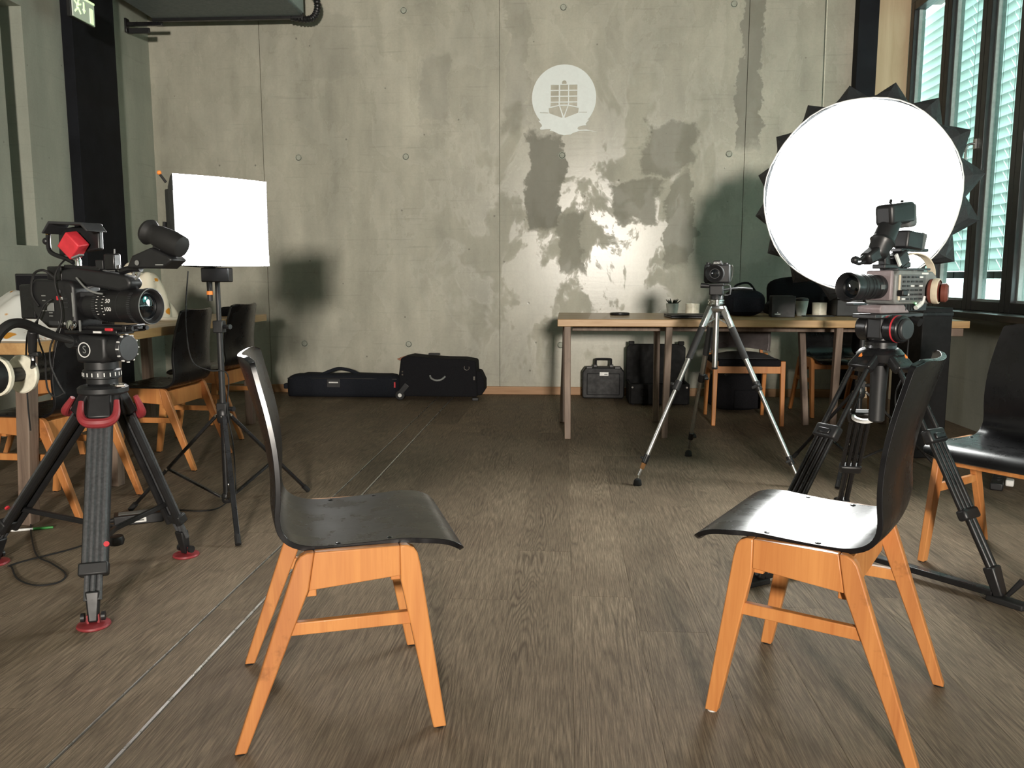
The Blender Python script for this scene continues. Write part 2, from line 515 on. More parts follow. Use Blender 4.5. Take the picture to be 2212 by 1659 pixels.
lacquer('black_lacquer', (0.005, 0.005, 0.006, 1), 0.25)
plain('black_plastic', (0.012, 0.012, 0.013, 1), 0.42)
plain('black_metal', (0.010, 0.010, 0.011, 1), 0.30, 0.0, 0.1, 60, 0.02)
plain('graphite', (0.028, 0.029, 0.031, 1), 0.42)
plain('dark_grey', (0.013, 0.0135, 0.0145, 1), 0.5)
plain('black_fabric', (0.010, 0.010, 0.012, 1), 0.95, 0, 0.3, 300, 0.4, 0, 0.2)
plain('navy_fabric', (0.016, 0.018, 0.024, 1), 0.95, 0, 0.3, 300, 0.4, 0, 0.2)
plain('softbox_fabric', (0.028, 0.030, 0.032, 1), 0.62, 0, 0.25, 200, 0.3, 0, 0.4)
plain('case_black', (0.005, 0.005, 0.0055, 1), 0.7, 0, 0.2, 60, 0.1, 0, 0.3)
plain('case_grey', (0.017, 0.017, 0.018, 1), 0.55, 0, 0.2, 60, 0.1, 0, 0.35)
plain('rubber', (0.008, 0.008, 0.008, 1), 0.7)
plain('column_black', (0.007, 0.008, 0.011, 1), 0.8, 0, 0.3, 6, 0.05, 0, 0.25)
plain('frame_dark', (0.020, 0.021, 0.022, 1), 0.35, 0, 0.15, 30, 0.02)
plain('frame_seal', (0.30, 0.34, 0.33, 1), 0.35)
plain('silver', (0.50, 0.50, 0.49, 1), 0.33, 1.0, 0.08, 30, 0.02)
plain('steel_line', (0.50, 0.48, 0.44, 1), 0.30, 0.7)
plain('chrome', (0.85, 0.85, 0.83, 1), 0.12, 1.0)
plain('red_metal', (0.27, 0.030, 0.036, 1), 0.48)
plain('red_bright', srgb(205, 52, 62), 0.5)
plain('red_dark', (0.16, 0.022, 0.018, 1), 0.55)
plain('orange', srgb(240, 140, 60), 0.5)
plain('white_plastic', (0.78, 0.78, 0.76, 1), 0.4)
plain('white_print', (0.75, 0.75, 0.73, 1), 0.6)
plain('cream_ceramic', srgb(226, 222, 204), 0.35)
plain('grey_ceramic', srgb(190, 196, 190), 0.4)
plain('emblem_white', srgb(226, 232, 230), 0.5, 0, 0.02)
plain('leaf_dark', (0.012, 0.026, 0.016, 1), 0.5)
plain('soil', (0.02, 0.014, 0.01, 1), 0.9)
plain('duct_grey', srgb(112, 122, 124), 0.6)
plain('duct_side', srgb(160, 176, 174), 0.6)
plain('leather', srgb(150, 96, 70), 0.55)
plain('suede', srgb(214, 200, 176), 0.85)
plain('leather_dark', srgb(112, 58, 46), 0.6)
plain('grey_cushion', srgb(74, 74, 76), 0.85, 0, 0.2, 200, 0.3)
plain('chair_vinyl', srgb(98, 92, 92), 0.26, 0, 0.2, 12, 0.1)
plain('green_print', srgb(96, 150, 84), 0.5)
plain('pen_green', srgb(52, 140, 62), 0.5)
plain('camera_grey', srgb(120, 122, 120), 0.5)
plain('camera_panel', srgb(96, 98, 98), 0.55)
plain('camera_mauve', srgb(140, 128, 130), 0.5)
plain('carbon', (0.060, 0.062, 0.066, 1), 0.38, 0.0, 0.3, 120, 0.08)
plain('brass', (0.60, 0.42, 0.16, 1), 0.35, 1.0)
plain('tan_tape', srgb(170, 120, 70), 0.7)
plain('lens_glass', (0.004, 0.006, 0.008, 1), 0.05, 0, 0.1, 10, 0.0, 1.0)
plain('glint_teal', srgb(40, 120, 120), 0.08, 0, 0.1, 10, 0.0, 1.0)  # teal for the reflections painted onto the front glass
emit('soft_face_left', (1.0, 0.98, 0.97, 1), SOFT_L)
emit('soft_face_right', (0.98, 1.0, 0.97, 1), SOFT_R)
emit('exit_lit', (0.66, 1.0, 0.42, 1), 0.95)
emit('exit_green', (0.10, 0.26, 0.07, 1), 0.35)
emit('led_green', (0.1, 1.0, 0.15, 1), 3.0)
emit('led_red', (1.0, 0.08, 0.06, 1), 0.9)
glass('pane_glass', (0.86, 0.95, 0.92, 1))
translucent('blind_slat', (0.83, 0.91, 0.88, 1), 0.50)
printed('cream_cloth', srgb(232, 222, 202), srgb(222, 150, 50), srgb(96, 66, 44))
printed('white_cloth', srgb(222, 222, 216), srgb(206, 146, 60), srgb(150, 96, 56))
M = MATS

# ------------------------------------------------------------------ the room
XL, XR, YB, YF, ZC = -3.5, 2.69, 6.95, -8.0, 3.7

# floor: slab, boards one by one, border strip
fl = MB().box(((XL + XR) / 2, (YB + YF) / 2, -0.06), (XR - XL + 0.6, YB - YF + 0.6, 0.08)).build('floor', M['trestle'])
tag(fl, kind='structure')
def plank_mesh(wd, ln):
    g = 0.0002; d = 0.0004
    mb = MB()
    x, y = wd / 2 - g, ln / 2 - g
    vs = [(-x, -y, -0.02), (x, -y, -0.02), (x, y, -0.02), (-x, y, -0.02),
          (-x, -y, -d), (x, -y, -d), (x, y, -d), (-x, y, -d),
          (-x + d, -y + d, 0), (x - d, -y + d, 0), (x - d, y - d, 0), (-x + d, y - d, 0)]
    fs = [(8, 9, 10, 11)]
    for a, b in ((0, 4), (4, 8)):
        for k in range(4):
            k2 = (k + 1) % 4
            fs.append((a + k, a + k2, b + k2, b + k))
    mb.add(vs, fs)
    return mb.mesh('plank', M['floor'], smooth=False)
def lay(x0, x1, wd, ln, seed):
    rnd = random.Random(seed)
    n = int(round((x1 - x0) / wd)); wd = (x1 - x0) / n
    me = plank_mesh(wd, ln)
    for i in range(n):
        y = YB - rnd.random() * ln - 0.05
        first = plank_mesh(wd, YB - y) if YB - y > 0.02 else None
        if first:
            o = bpy.data.objects.new('plank', first); C.objects.link(o); o.parent = fl
            o.location = (x0 + wd * (i + 0.5), (YB + y) / 2, 0)
        while y > YF:
            if y - ln < -2.2:      # behind the viewer: one long board
                o = bpy.data.objects.new('plank', plank_mesh(wd, y - YF)); C.objects.link(o); o.parent = fl
                o.location = (x0 + wd * (i + 0.5), (y + YF) / 2, 0); break
            o = bpy.data.objects.new('plank', me); C.objects.link(o); o.parent = fl
            o.location = (x0 + wd * (i + 0.5), y - ln / 2, 0)
            y -= ln
lay(XL, -1.055, 0.188, 2.1, 3)
lay(-0.921, XR, 0.186, 2.3, 5)
for k, (ya, yb) in enumerate(((YB, 4.6), (4.6, 2.3), (2.3, 0.0), (0.0, YF))):
    o = bpy.data.objects.new('plank', plank_mesh(0.118, ya - yb)); C.objects.link(o); o.parent = fl
    o.location = (-0.988, (ya + yb) / 2, 0)
MB().box((-0.926, (YB + YF) / 2, -0.0025), (0.0070, YB - YF, 0.010)).build('metal_strip', M['steel_line'], fl)
MB().box((-1.0512, (YB + YF) / 2, -0.0030), (0.0030, YB - YF, 0.010)).build('metal_strip', M['steel_line'], fl)

# back wall: formwork panels with open joints and tie-hole plugs
wb = MB().box(((XL + XR) / 2 - 0.18, YB + 0.12, ZC / 2), (XR - XL + 0.44, 0.2, ZC)).build('wall_back', M['concrete_side'])
tag(wb, kind='structure')
edges = [XL - 0.1, -2.553, -0.551, 1.449, XR + 0.03]
for a, b in zip(edges[:-1], edges[1:]):
    for z0, z1 in ((0.0, 3.32), (3.32, ZC)):
        MB().box(((a + b) / 2, YB + 0.011, (z0 + z1) / 2), (b - a - 0.0035, 0.022, z1 - z0 - 0.0035)).build('concrete_panel', M['concrete_back'], wb, bevel=0.0015, seg=1)
mb = MB(); mb.lathe([(0.030, 0.0), (0.030, 0.0012), (0.0245, 0.0012), (0.0245, -0.004), (0.021, -0.0045), (0.0205, 0.002), (0.0, 0.0035)], (0, 0, 0), (0, -1, 0), 20, True, False)
plug_me = mb.mesh('plug', M['concrete_side'])
for px_ in (-2.25, -1.337, -0.033, 1.325):
    for pz in (0.425, 1.995, 3.158):
        if px_ > 1 and pz < 1: continue
        o = bpy.data.objects.new('plug', plug_me); C.objects.link(o); o.parent = wb
        o.location = (px_, YB, pz)

bb = MB().box(((XL + 2.26) / 2, YB - 0.010, 0.034), (2.26 - XL, 0.020, 0.068)).build('baseboard_back', M['skirting'], bevel=0.003)
tag(bb, kind='structure')

# left wall with its tall slot
wl = struct('wall_left')
def lw(y0, y1, z0, z1, x0=XL - 0.3, x1=XL):
    MB().box(((x0 + x1) / 2, (y0 + y1) / 2, (z0 + z1) / 2), (x1 - x0, y1 - y0, z1 - z0)).build('concrete_panel', M['concrete_side'], wl)
SY0, SY1, SZ0, SZ1 = 5.085, 5.300, 1.20, 2.72
lw(SY1, YB + 0.1, 0, ZC); lw(YF, SY0, 0, ZC); lw(SY0, SY1, 0, SZ0); lw(SY0, SY1, SZ1, ZC); lw(SY0, SY1, SZ0, SZ1, XL - 0.3, XL - 0.16)
pil = MB().box((XL + 0.03, 6.0, ZC / 2), (0.10, 0.55, ZC)).build('trim_1', M['column_black'], bevel=0.004)
tag(pil, kind='structure')
# front wall (behind the viewer) and ceiling
wf_ = MB().box(((XL + XR) / 2, YF - 0.1, ZC / 2), (XR - XL + 0.8, 0.2, ZC)).build('wall_front', M['concrete_side']); tag(wf_, kind='structure')
ce = MB().box(((XL + XR) / 2, (YB + YF) / 2, ZC + 0.1), (XR - XL + 0.8, YB - YF + 0.6, 0.2)).build('ceiling', M['ceiling_mat']); tag(ce, kind='structure')

# right wall: parapet, lintel, reveal board, black corner column
wr = struct('wall_right')
MB().box((XR + 0.12, (YB + YF) / 2, 0.385), (0.24, YB - YF, 0.77)).build('parapet', M['concrete_side'], wr)
MB().box((XR + 0.12, (YB + YF) / 2, 3.41), (0.24, YB - YF, 0.58)).build('lintel', M['ceiling_mat'], wr)
MB().box((XR + 0.12, (0.40 + YF) / 2, 1.95), (0.24, 0.40 - YF, 2.36)).build('end_block', M['concrete_side'], wr)
MB().box(((2.43 + XR) / 2, YB - 0.012, ZC / 2), (XR - 2.43, 0.024, ZC)).build('reveal_board', M['reveal_ply'], wr, bevel=0.002)
colm = MB().box((2.346, YB - 0.05, ZC / 2), (0.155, 0.10, ZC)).build('trim_2', M['column_black'], bevel=0.004)
tag(colm, kind='structure')
sill = MB().box((XR - 0.06, (6.92 + 0.3) / 2, 0.762), (0.26, 6.62, 0.040)).build('trim_3', M['frame_dark'], bevel=0.004)
tag(sill, kind='structure')

# windows: six sashes, the far three in view
mull = [6.92, 6.270, 5.700, 5.220, 4.55, 3.80, 3.05, 2.30, 1.40, 0.40]
WZ0, WZ1 = 0.782, 3.12
def window(n, y1, y0, handle):
    w_ = struct('window_%d' % n)
    fw = 0.062
    xa = XR + 0.045
    for yy in (y1 - fw / 2, y0 + fw / 2):
        MB().box((xa, yy, (WZ0 + WZ1) / 2), (0.09, fw, WZ1 - WZ0)).build('jamb', M['frame_dark'], w_, bevel=0.004)
    for zz, hh in ((WZ0 + 0.032, 0.064), (WZ1 - 0.032, 0.064)):
        MB().box((xa, (y0 + y1) / 2, zz), (0.088, y1 - y0 - 2 * fw, hh)).build('rail', M['frame_dark'], w_, bevel=0.004)
    sf = 0.018
    for yy in (y1 - fw - sf / 2, y0 + fw + sf / 2):
        MB().box((xa + 0.012, yy, (WZ0 + WZ1) / 2), (0.05, sf, WZ1 - WZ0 - 0.128)).build('glazing_bead', M['frame_seal'], w_, bevel=0.002)
    MB().box((xa + 0.012, (y0 + y1) / 2, WZ0 + 0.070), (0.05, y1 - y0 - 2 * fw - 2 * sf, 0.012)).build('glazing_bead', M['frame_seal'], w_)
    MB().box((xa + 0.016, (y0 + y1) / 2, (WZ0 + WZ1) / 2), (0.008, y1 - y0 - 2 * fw - 2 * sf, WZ1 - WZ0 - 0.13)).build('pane', M['pane_glass'], w_)
    if handle:
        hy = y0 + 0.030; hz = 1.87
        mb = MB(); mb.tube([(XR, hy, hz), (XR - 0.030, hy, hz), (XR - 0.052, hy, hz - 0.012), (XR - 0.058, hy, hz - 0.04), (XR - 0.058, hy, hz - 0.10), (XR - 0.050, hy, hz - 0.125), (XR - 0.03, hy, hz - 0.135)], 0.0085, 10, 5)
        mb.box((XR - 0.004, hy, hz), (0.010, 0.030, 0.062))
        mb.build('handle', M['silver'], w_)
    return w_
slat_cache = {}
def blind(k, y1, y0, label):
    org = Vector((XR + 0.19, (y0 + y1) / 2, 0))
    if label: b_ = thing('venetian_blind', label, 'blind', org, 0, 'outside window blinds')
    else:
        b_ = wst; b_.location = (0, 0, 0)
        for z in [1.085 + 0.0715 * i for i in range(28)]:
            o = MB().box(org + Vector((0, 0, z)), (0.034, y1 - y0 - 0.02, 0.074)).build('slat', M['blind_slat'], b_) if z == 1.085 else bpy.data.objects.new('slat', o.data)
            if z != 1.085: C.objects.link(o); o.parent = b_; o.location = (0, 0, z - 1.085)
        return
    ln = y1 - y0
    prof = [(-0.0, -0.040), (0.006, -0.030), (0.002, -0.010), (-0.002, 0.010), (-0.006, 0.028), (0.0, 0.038)]
    mb = MB()
    top = [[Vector((x * 1.2 - z * 0.36, -ln / 2 if j == 0 else ln / 2, z)) for j in (0, 1)] for x, z in prof]
    bot = [[p + Vector((0.0012, 0, 0)) for p in row] for row in top]
    mb.sheet(top, bot)
    me = mb.mesh('slat', M['blind_slat'], True, 60)
    z = 1.085; i = 0
    while z < 3.06:
        o = bpy.data.objects.new('slat', me); C.objects.link(o); o.parent = b_; o.location = (0, 0, z)
        z += 0.0715; i += 1
    MB().box((0, 0, 1.015), (0.05, ln, 0.05)).build('bottom_rail', M['dark_grey'], b_, bevel=0.004)
    for yy in (-ln * 0.36, ln * 0.36):
        MB().cyl((-0.02, yy, 1.02), (-0.02, yy, 3.08), 0.0012, None, 6).build('ladder_cord', M['dark_grey'], b_)
blab = ['pale green venetian blind behind the window pane beside the wooden reveal',
        'pale green venetian blind behind the middle pane with the silver handle',
        'pale green venetian blind behind the pane at the right edge of the photo']
for i in range(len(mull) - 1):
    wst = window(i + 1, mull[i], mull[i + 1], i in (1, 4))
    if i < 3:
        blind(i, 7.34 if i == 0 else mull[i] - 0.004, mull[i + 1] + 0.004, blab[i])
    else:
        blind(i, mull[i], mull[i + 1], None)
# pale terrace outside, so the gap under the blinds looks onto a bright surface
ter = MB().box((XR + 3.3, 3.0, 0.40), (6.0, 14.0, 0.10)).build('terrace', M['white_plastic']); tag(ter, kind='structure')

# pull cord near the corner
pc = MB().tube([(2.035, 6.90, ZC), (2.037, 6.90, 3.1), (2.043, 6.90, 2.45), (2.045, 6.90, 1.9)], 0.0035, 6, 3).build('pull_cord', M['cream_ceramic'])
tag(pc, 'thin pale cord hanging down the wall beside the black corner column', 'cord')

# ------------------------------------------------------------------ round ship emblem on the wall
def emblem():
    k = 0.262 / 502.0
    P = lambda x, y: ((x - 892) * k, (797 - y) * k)
    outer = []
    a0, a1 = R(-43), R(223)
    for i in range(73):
        a = a0 + (a1 - a0) * i / 72
        outer.append((0.262 * math.cos(a), 0.262 * math.sin(a)))
    # outer runs from lower right, over the top, to lower left
    tail = [(490, 1140), (548, 1205), (548, 1225), (518, 1252), (522, 1274), (545, 1280), (620, 1272), (692, 1272), (668, 1292), (740, 1308), (810, 1346), (900, 1366),
            (1000, 1356), (1040, 1332), (1120, 1308), (1200, 1300), (1300, 1302), (1420, 1326), (1330, 1298), (1250, 1282), (1130, 1286), (1106, 1262), (1128, 1236), (1180, 1224), (1246, 1218), (1234, 1195), (1290, 1130)]
    outer += [P(*q) for q in tail]
    holes = []
    cols = [(685, 810), (832, 955), (972, 1100)]
    for y0, y1 in ((601, 677), (692, 765), (782, 853)):
        for x0, x1 in cols: holes.append([(x0, y0), (x1, y0), (x1, y1), (x0, y1)])
    holes += [[(685, 870), (808, 870), (808, 905), (681, 930)], [(830, 870), (953, 870), (953, 900), (830, 900)], [(972, 870), (1098, 870), (1098, 928), (972, 905)],
              [(652, 955), (815, 920), (872, 1090), (862, 1100), (665, 1030)], [(832, 918), (950, 918), (890, 1075)], [(962, 920), (1123, 952), (1116, 1025), (912, 1100), (903, 1090)],
              [(860, 560), (870, 542), (895, 536), (920, 542), (930, 560), (930, 588), (860, 588)],
              [(515, 1016), (650, 1020), (650, 1028), (515, 1024)], [(1128, 1016), (1254, 1016), (1254, 1024), (1128, 1022)]]
    cu = bpy.data.curves.new('emblem', 'CURVE'); cu.dimensions = '2D'; cu.fill_mode = 'BOTH'; cu.extrude = 0.0025
    for poly in [outer] + [[P(*q) for q in h] for h in holes]:
        sp = cu.splines.new('POLY'); sp.points.add(len(poly) - 1); sp.use_cyclic_u = True
        for pt, q in zip(sp.points, poly): pt.co = (q[0], q[1], 0, 1)
    o = bpy.data.objects.new('tmp', cu); C.objects.link(o)
    me = bpy.data.meshes.new_from_object(o.evaluated_get(bpy.context.evaluated_depsgraph_get()))
    bpy.data.objects.remove(o); bpy.data.curves.remove(cu)
    me.materials.clear(); me.materials.append(M['emblem_white'])
    e = bpy.data.objects.new('wall_emblem', me); C.objects.link(e)
    e.matrix_world = Matrix.Translation((-0.022, YB - 0.0035, 2.452)) @ frame((1, 0, 0), (0, 0, 1)).to_4x4()
    tag(e, 'round white emblem of a ship seen bow-on, mounted on the concrete wall', 'emblem')
emblem()

# ------------------------------------------------------------------ exit sign, duct, bracket bar
ex = thing('exit_sign', 'green illuminated exit sign with running figure hanging at upper left', 'exit sign', (-3.2, 5.5, 2.674))
MB().box((-0.022, 0.0, 0.085), (0.030, 0.27, 0.170)).build('housing', M['dark_grey'], ex, bevel=0.004)
MB().box((-0.003, 0.0, 0.080), (0.010, 0.250, 0.150)).build('light_panel', M['exit_green'], ex, bevel=0.002)
def ex_box(y, z, dy, dz, rot=0):
    MB().box((0.0035, y, z), (0.003, dy, dz), Matrix.Rotation(rot, 3, 'X')).build('pictogram', M['exit_lit'], ex)
# local +Y is to the right in the photo
ex_box(0.085, 0.060, 0.040, 0.095)
ex_box(0.000, 0.100, 0.014, 0.050); 
mb = MB(); mb.prism([(-0.018, 0.0), (0.018, 0.0), (0, -0.026)], 0.002, 0.005, frame((0, 1, 0), (0, 0, 1)), (0, 0.0, 0.078)); mb.build('pictogram', M['exit_lit'], ex)
ex_box(-0.070, 0.090, 0.016, 0.050, R(-25)); ex_box(-0.092, 0.098, 0.010, 0.036, R(60)); ex_box(-0.048, 0.096, 0.010, 0.036, R(-70))
ex_box(-0.052, 0.055, 0.011, 0.042, R(40)); ex_box(-0.088, 0.054, 0.011, 0.046, R(-50))
mb = MB(); mb.cyl((0.002, -0.058, 0.126), (0.005, -0.058, 0.126), 0.011, None, 14); mb.build('pictogram', M['exit_lit'], ex)
ex_box(0.0, 0.148, 0.25, 0.012)
for yy in (-0.10, 0.10): MB().cyl((-0.022, yy, 0.17), (-0.022, yy, ZC - 2.674), 0.004, None, 8).build('hanger', M['dark_grey'], ex)

du = thing('ceiling_duct', 'grey flat duct with black edge trim hanging below the ceiling at upper left', 'duct', (-2.72, 5.87, 3.075))
MB().box((-0.02, -0.03, 0.16), (1.24, 1.85, 0.32)).build('duct_body', M['duct_grey'], du, bevel=0.006)
MB().box((0.605, -0.03, 0.17), (0.012, 1.83, 0.30)).build('end_cover', M['duct_side'], du)
MB().box((-0.02, 0.905, 0.004), (1.25, 0.040, 0.050)).build('edge_trim', M['black_plastic'], du, bevel=0.004)
for xx in (-0.5, 0.45):
    for yy in (-0.7, 0.6): MB().cyl((xx, yy, 0.31), (xx, yy, ZC - 3.075), 0.006, None, 8).build('hanger', M['dark_grey'], du)
hp = [Vector((0.50, 0.91, -0.005)), Vector((0.60, 0.915, -0.02)), Vector((0.68, 0.90, -0.015)), Vector((0.73, 0.86, 0.03)), Vector((0.745, 0.80, 0.09)), Vector((0.72, 0.70, 0.17)), Vector((0.66, 0.58, 0.26)), Vector((0.61, 0.5, 0.30))]
MB().tube(hp, lambda t: 0.024 + 0.005 * math.sin(t * 150), 12, 14).build('hose', M['black_plastic'], du)

br = thing('wall_bracket', 'thin black bar sticking out of the left wall beside the black pillar near the ceiling', 'bracket', (-3.50, 6.60, 2.985))
MB().box((0.15, 0, 0), (0.30, 0.03, 0.028)).build('arm', M['black_metal'], br, bevel=0.003)
MB().box((0.005, 0, -0.01), (0.02, 0.05, 0.11)).build('plate', M['black_metal'], br, bevel=0.003)
MB().box((0.10, 0.015, -0.045), (0.17, 0.02, 0.04)).build('hook', M['dark_grey'], br, bevel=0.003)

# ------------------------------------------------------------------ chairs
def make_chair(label, group):
    t = thing('plywood_chair', label, 'chair', (0, 0, 0), 0, group)
    # moulded shell: profile (x forward, z up), half width, cross curvature
    prof = [(0.262, 0.392, 0.196, 0.000), (0.253, 0.407, 0.206, 0.000), (0.236, 0.421, 0.211, 0.000), (0.208, 0.431, 0.212, 0.000), (0.165, 0.435, 0.210, 0.001),
            (0.12, 0.433, 0.197, 0.003), (0.03, 0.428, 0.193, 0.004), (-0.04, 0.426, 0.192, 0.005), (-0.085, 0.430, 0.195, 0.006), (-0.118, 0.443, 0.198, 0.008),
            (-0.138, 0.466, 0.198, 0.010), (-0.145, 0.498, 0.199, 0.012), (-0.144, 0.535, 0.200, 0.014), (-0.146, 0.580, 0.200, 0.017), (-0.155, 0.640, 0.197, 0.022),
            (-0.170, 0.705, 0.190, 0.026), (-0.187, 0.765, 0.181, 0.029), (-0.199, 0.806, 0.173, 0.031), (-0.203, 0.822, 0.168, 0.031), (-0.205, 0.829, 0.160, 0.031)]
    pp = spline([Vector((a, b, c)) for a, b, c, d in prof], 3)
    cv = spline([Vector((d, 0, 0)) for a, b, c, d in prof], 3)
    top = []; bot = []
    n = len(pp); TH = 0.0115
    for i in range(n):
        d = (pp[min(i + 1, n - 1)] - pp[max(i - 1, 0)]); d.z, d.y, zz = d.y, 0, 0
        d = Vector((d.x, 0, d.z)).normalized()
        nr = Vector((d.z, 0, -d.x))      # upward on the seat, forward on the back
        rt = []; rb = []
        for j in range(13):
            s_ = -1 + 2 * j / 12
            e = max(0.0, abs(s_) - 0.72) / 0.28
            y = s_ * pp[i].z
            p = Vector((pp[i].x, y, pp[i].y)) + nr * (cv[i].x * s_ * s_)
            # rounded corners at the very ends
            if i < 6: p -= d * (-(e ** 2) * 0.012 * (6 - i) / 6)
            if i > n - 7: p -= d * ((e ** 2) * 0.014 * (i - n + 7) / 6)
            rt.append(p); rb.append(p - nr * TH)
        top.append(rt); bot.append(rb)
    MB().sheet(top, bot).build('seat_shell', M['black_lacquer'], t, bevel=0.002, seg=2)
    yo, th = 0.206, 0.024
    for sd in (-1, 1):
        y0 = sd * yo
        # side rail with rounded shoulders, then two tapered splayed legs
        fr = frame((1, 0, 0), (0, 0, 1))
        rail = [(-0.080, 0.345), (0.112, 0.360), (0.112, 0.4265), (-0.066, 0.4265)]
        MB().prism([(a, b) for a, b in rail], -th / 2, th / 2, fr, (0, y0, 0)).build('side_rail', M['beech'], t, bevel=0.002)
        fl_ = [(0.1125, 0.4265), (0.128, 0.4260), (0.142, 0.4200), (0.150, 0.4080), (0.156, 0.380), (0.2080, 0.003), (0.1790, 0.003), (0.1125, 0.350)]
        rl = [(-0.0665, 0.4265), (-0.082, 0.4260), (-0.095, 0.4200), (-0.104, 0.4080), (-0.114, 0.380), (-0.242, 0.003), (-0.217, 0.003), (-0.0805, 0.345)]
        for poly, splay, mt in ((fl_, 0.006, 'beech'), (rl, 0.004, 'beech_worn')):
            mb = MB(); mb.prism(poly, -th / 2, th / 2, fr, (0, y0, 0))
            mb.v = [(a, b + sd * splay * (0.42 - c) / 0.42, c) for a, b, c in mb.v]
            lg = mb.build('leg', M[mt], t, bevel=0.003)
            x0 = (poly[5][0] + poly[6][0]) / 2
            MB().cyl((x0, y0 + sd * splay, -0.0), (x0, y0 + sd * splay, 0.0045), 0.011, 0.013, 12).build('glide', M['rubber'], lg)
        MB().bar((-0.137, y0, 0.262), (0.152, y0, 0.262), 0.017, 0.028, side=(0, 1, 0)).build('stretcher', M['beech'], t, bevel=0.002)
        for xx in (-0.015, 0.095):
            MB().lathe([(0.0072, -0.004), (0.0072, 0.0), (0.005, 0.0022), (0.0, 0.003)], (xx, sd * 0.178, 0.4335 if xx > 0 else 0.430), (0, 0, 1), 10, True, False).build('screw', M['black_metal'], t)
    MB().bar((-0.075, -yo + 0.012, 0.365), (-0.075, yo - 0.012, 0.365), 0.022, 0.085, side=(1, 0, 0)).build('cross_rail', M['beech'], t, bevel=0.002)
    MB().bar((0.105, -yo + 0.012, 0.375), (0.105, yo - 0.012, 0.375), 0.022, 0.065, side=(1, 0, 0)).build('cross_rail', M['beech'], t, bevel=0.002)
    return t
GRP = 'black plywood chairs with beech legs'
ch = make_chair('black plywood chair with beech legs in the left foreground, facing right', GRP)
ch.location = (-0.5236, 1.8425, 0); ch.rotation_euler.z = 0.3281
def put_chair(x, y, a, label):
    c = copy_tree(ch); c.location = (x, y, 0); c.rotation_euler = (0, 0, a); c['label'] = label
    return c
rch = put_chair(0.6241, 1.8989, 2.6161, 'black plywood chair with beech legs in the right foreground, bright glare on its seat')
for lg_ in [q for q in rch.children if q.name.startswith('leg')]:
    for g_ in lg_.children:
        v0 = g_.data.vertices[0].co
        if v0.x > 0 and v0.y > 0:
            g_.data = g_.data.copy(); g_.data.materials.clear(); g_.data.materials.append(M['white_plastic'])
put_chair(1.555, 2.83, R(-142.3), 'black plywood chair cut off by the right edge of the photo, behind the big tripod')
put_chair(-2.19, 3.365, R(176), 'black plywood chair at the left table, nearest the viewer, behind the tripod with red feet')
put_chair(-2.13, 4.25, R(178), 'black plywood chair at the left table just behind the square softbox stand')
put_chair(-2.20, 5.08, R(176), 'black plywood chair at the far end of the left table, next to the softbox shadow')
put_chair(-2.93, 4.55, R(8), 'black plywood chair on the wall side of the left table, mostly hidden')
put_chair(1.96, 6.10, R(-84), 'black plywood chair under the right table behind the big camera tripod')

# upholstered armless chair on the far side of the right table
def vinyl_chair():
    t = thing('upholstered_chair', 'wooden chair with black cushion and curved vinyl back, behind the silver tripod', 'chair', (1.24, 5.76, 0), R(-90))
    # local +x faces the viewer; width 0.46
    for sy in (-1, 1):
        MB().bar((0.20, sy * 0.222, 0.44), (0.215, sy * 0.228, 0.0), 0.032, 0.040, 0.026, 0.028).build('leg', M['beech'], t, bevel=0.004)
        MB().bar((-0.19, sy * 0.200, 0.46), (-0.25, sy * 0.205, 0.0), 0.030, 0.040, 0.024, 0.028).build('leg', M['beech'], t, bevel=0.004)
        MB().bar((-0.19, sy * 0.208, 0.385), (0.20, sy * 0.220, 0.385), 0.024, 0.045).build('side_rail', M['beech'], t, bevel=0.002)
        MB().bar((-0.19, sy * 0.17, 0.45), (-0.235, sy * 0.165, 0.62), 0.020, 0.030).build('back_post', M['beech'], t, bevel=0.003)
    MB().bar((0.20, -0.21, 0.382), (0.20, 0.21, 0.382), 0.024, 0.050, side=(1, 0, 0)).build('front_rail', M['beech'], t, bevel=0.002)
    mb = MB(); mb.box((0.0, 0, 0.425), (0.44, 0.43, 0.050)); mb.build('cushion', M['black_fabric'], t, bevel=0.018, seg=3)
    top = []; bot = []
    for i in range(9):
        a = -0.20 + 0.36 * i / 8; row = []; row2 = []
        for j in range(9):
            b_ = -0.19 + 0.38 * j / 8
            r_ = math.sqrt((a + 0.02) ** 2 / 0.19 ** 2 + b_ ** 2 / 0.20 ** 2)
            z = 0.452 + 0.030 * max(0, 1 - r_ ** 4)
            row.append(Vector((a, b_, z))); row2.append(Vector((a, b_, 0.446)))
        top.append(row); bot.append(row2)
    MB().sheet(top, bot).build('seat_pad', M['grey_cushion'], t)
    top = []; bot = []
    for i in range(13):
        a = -1.05 + 2.1 * i / 12; row = []; row2 = []
        for z in (0.475, 0.49, 0.54, 0.61, 0.68, 0.74, 0.755):
            rr = 0.235 + (0.004 if 0.52 < z < 0.76 else -0.004)
            tilt = -(z - 0.51) * 0.15
            zz = z + 0.02 * math.cos(a * 1.4)
            row.append(Vector((-0.015 - rr * math.cos(a) + tilt, rr * math.sin(a), zz))); row2.append(Vector((-0.015 - (rr + 0.022) * math.cos(a) + tilt, (rr + 0.022) * math.sin(a), zz)))
        top.append(row); bot.append(row2)
    MB().sheet(top, bot).build('backrest', M['chair_vinyl'], t, bevel=0.003)
vinyl_chair()

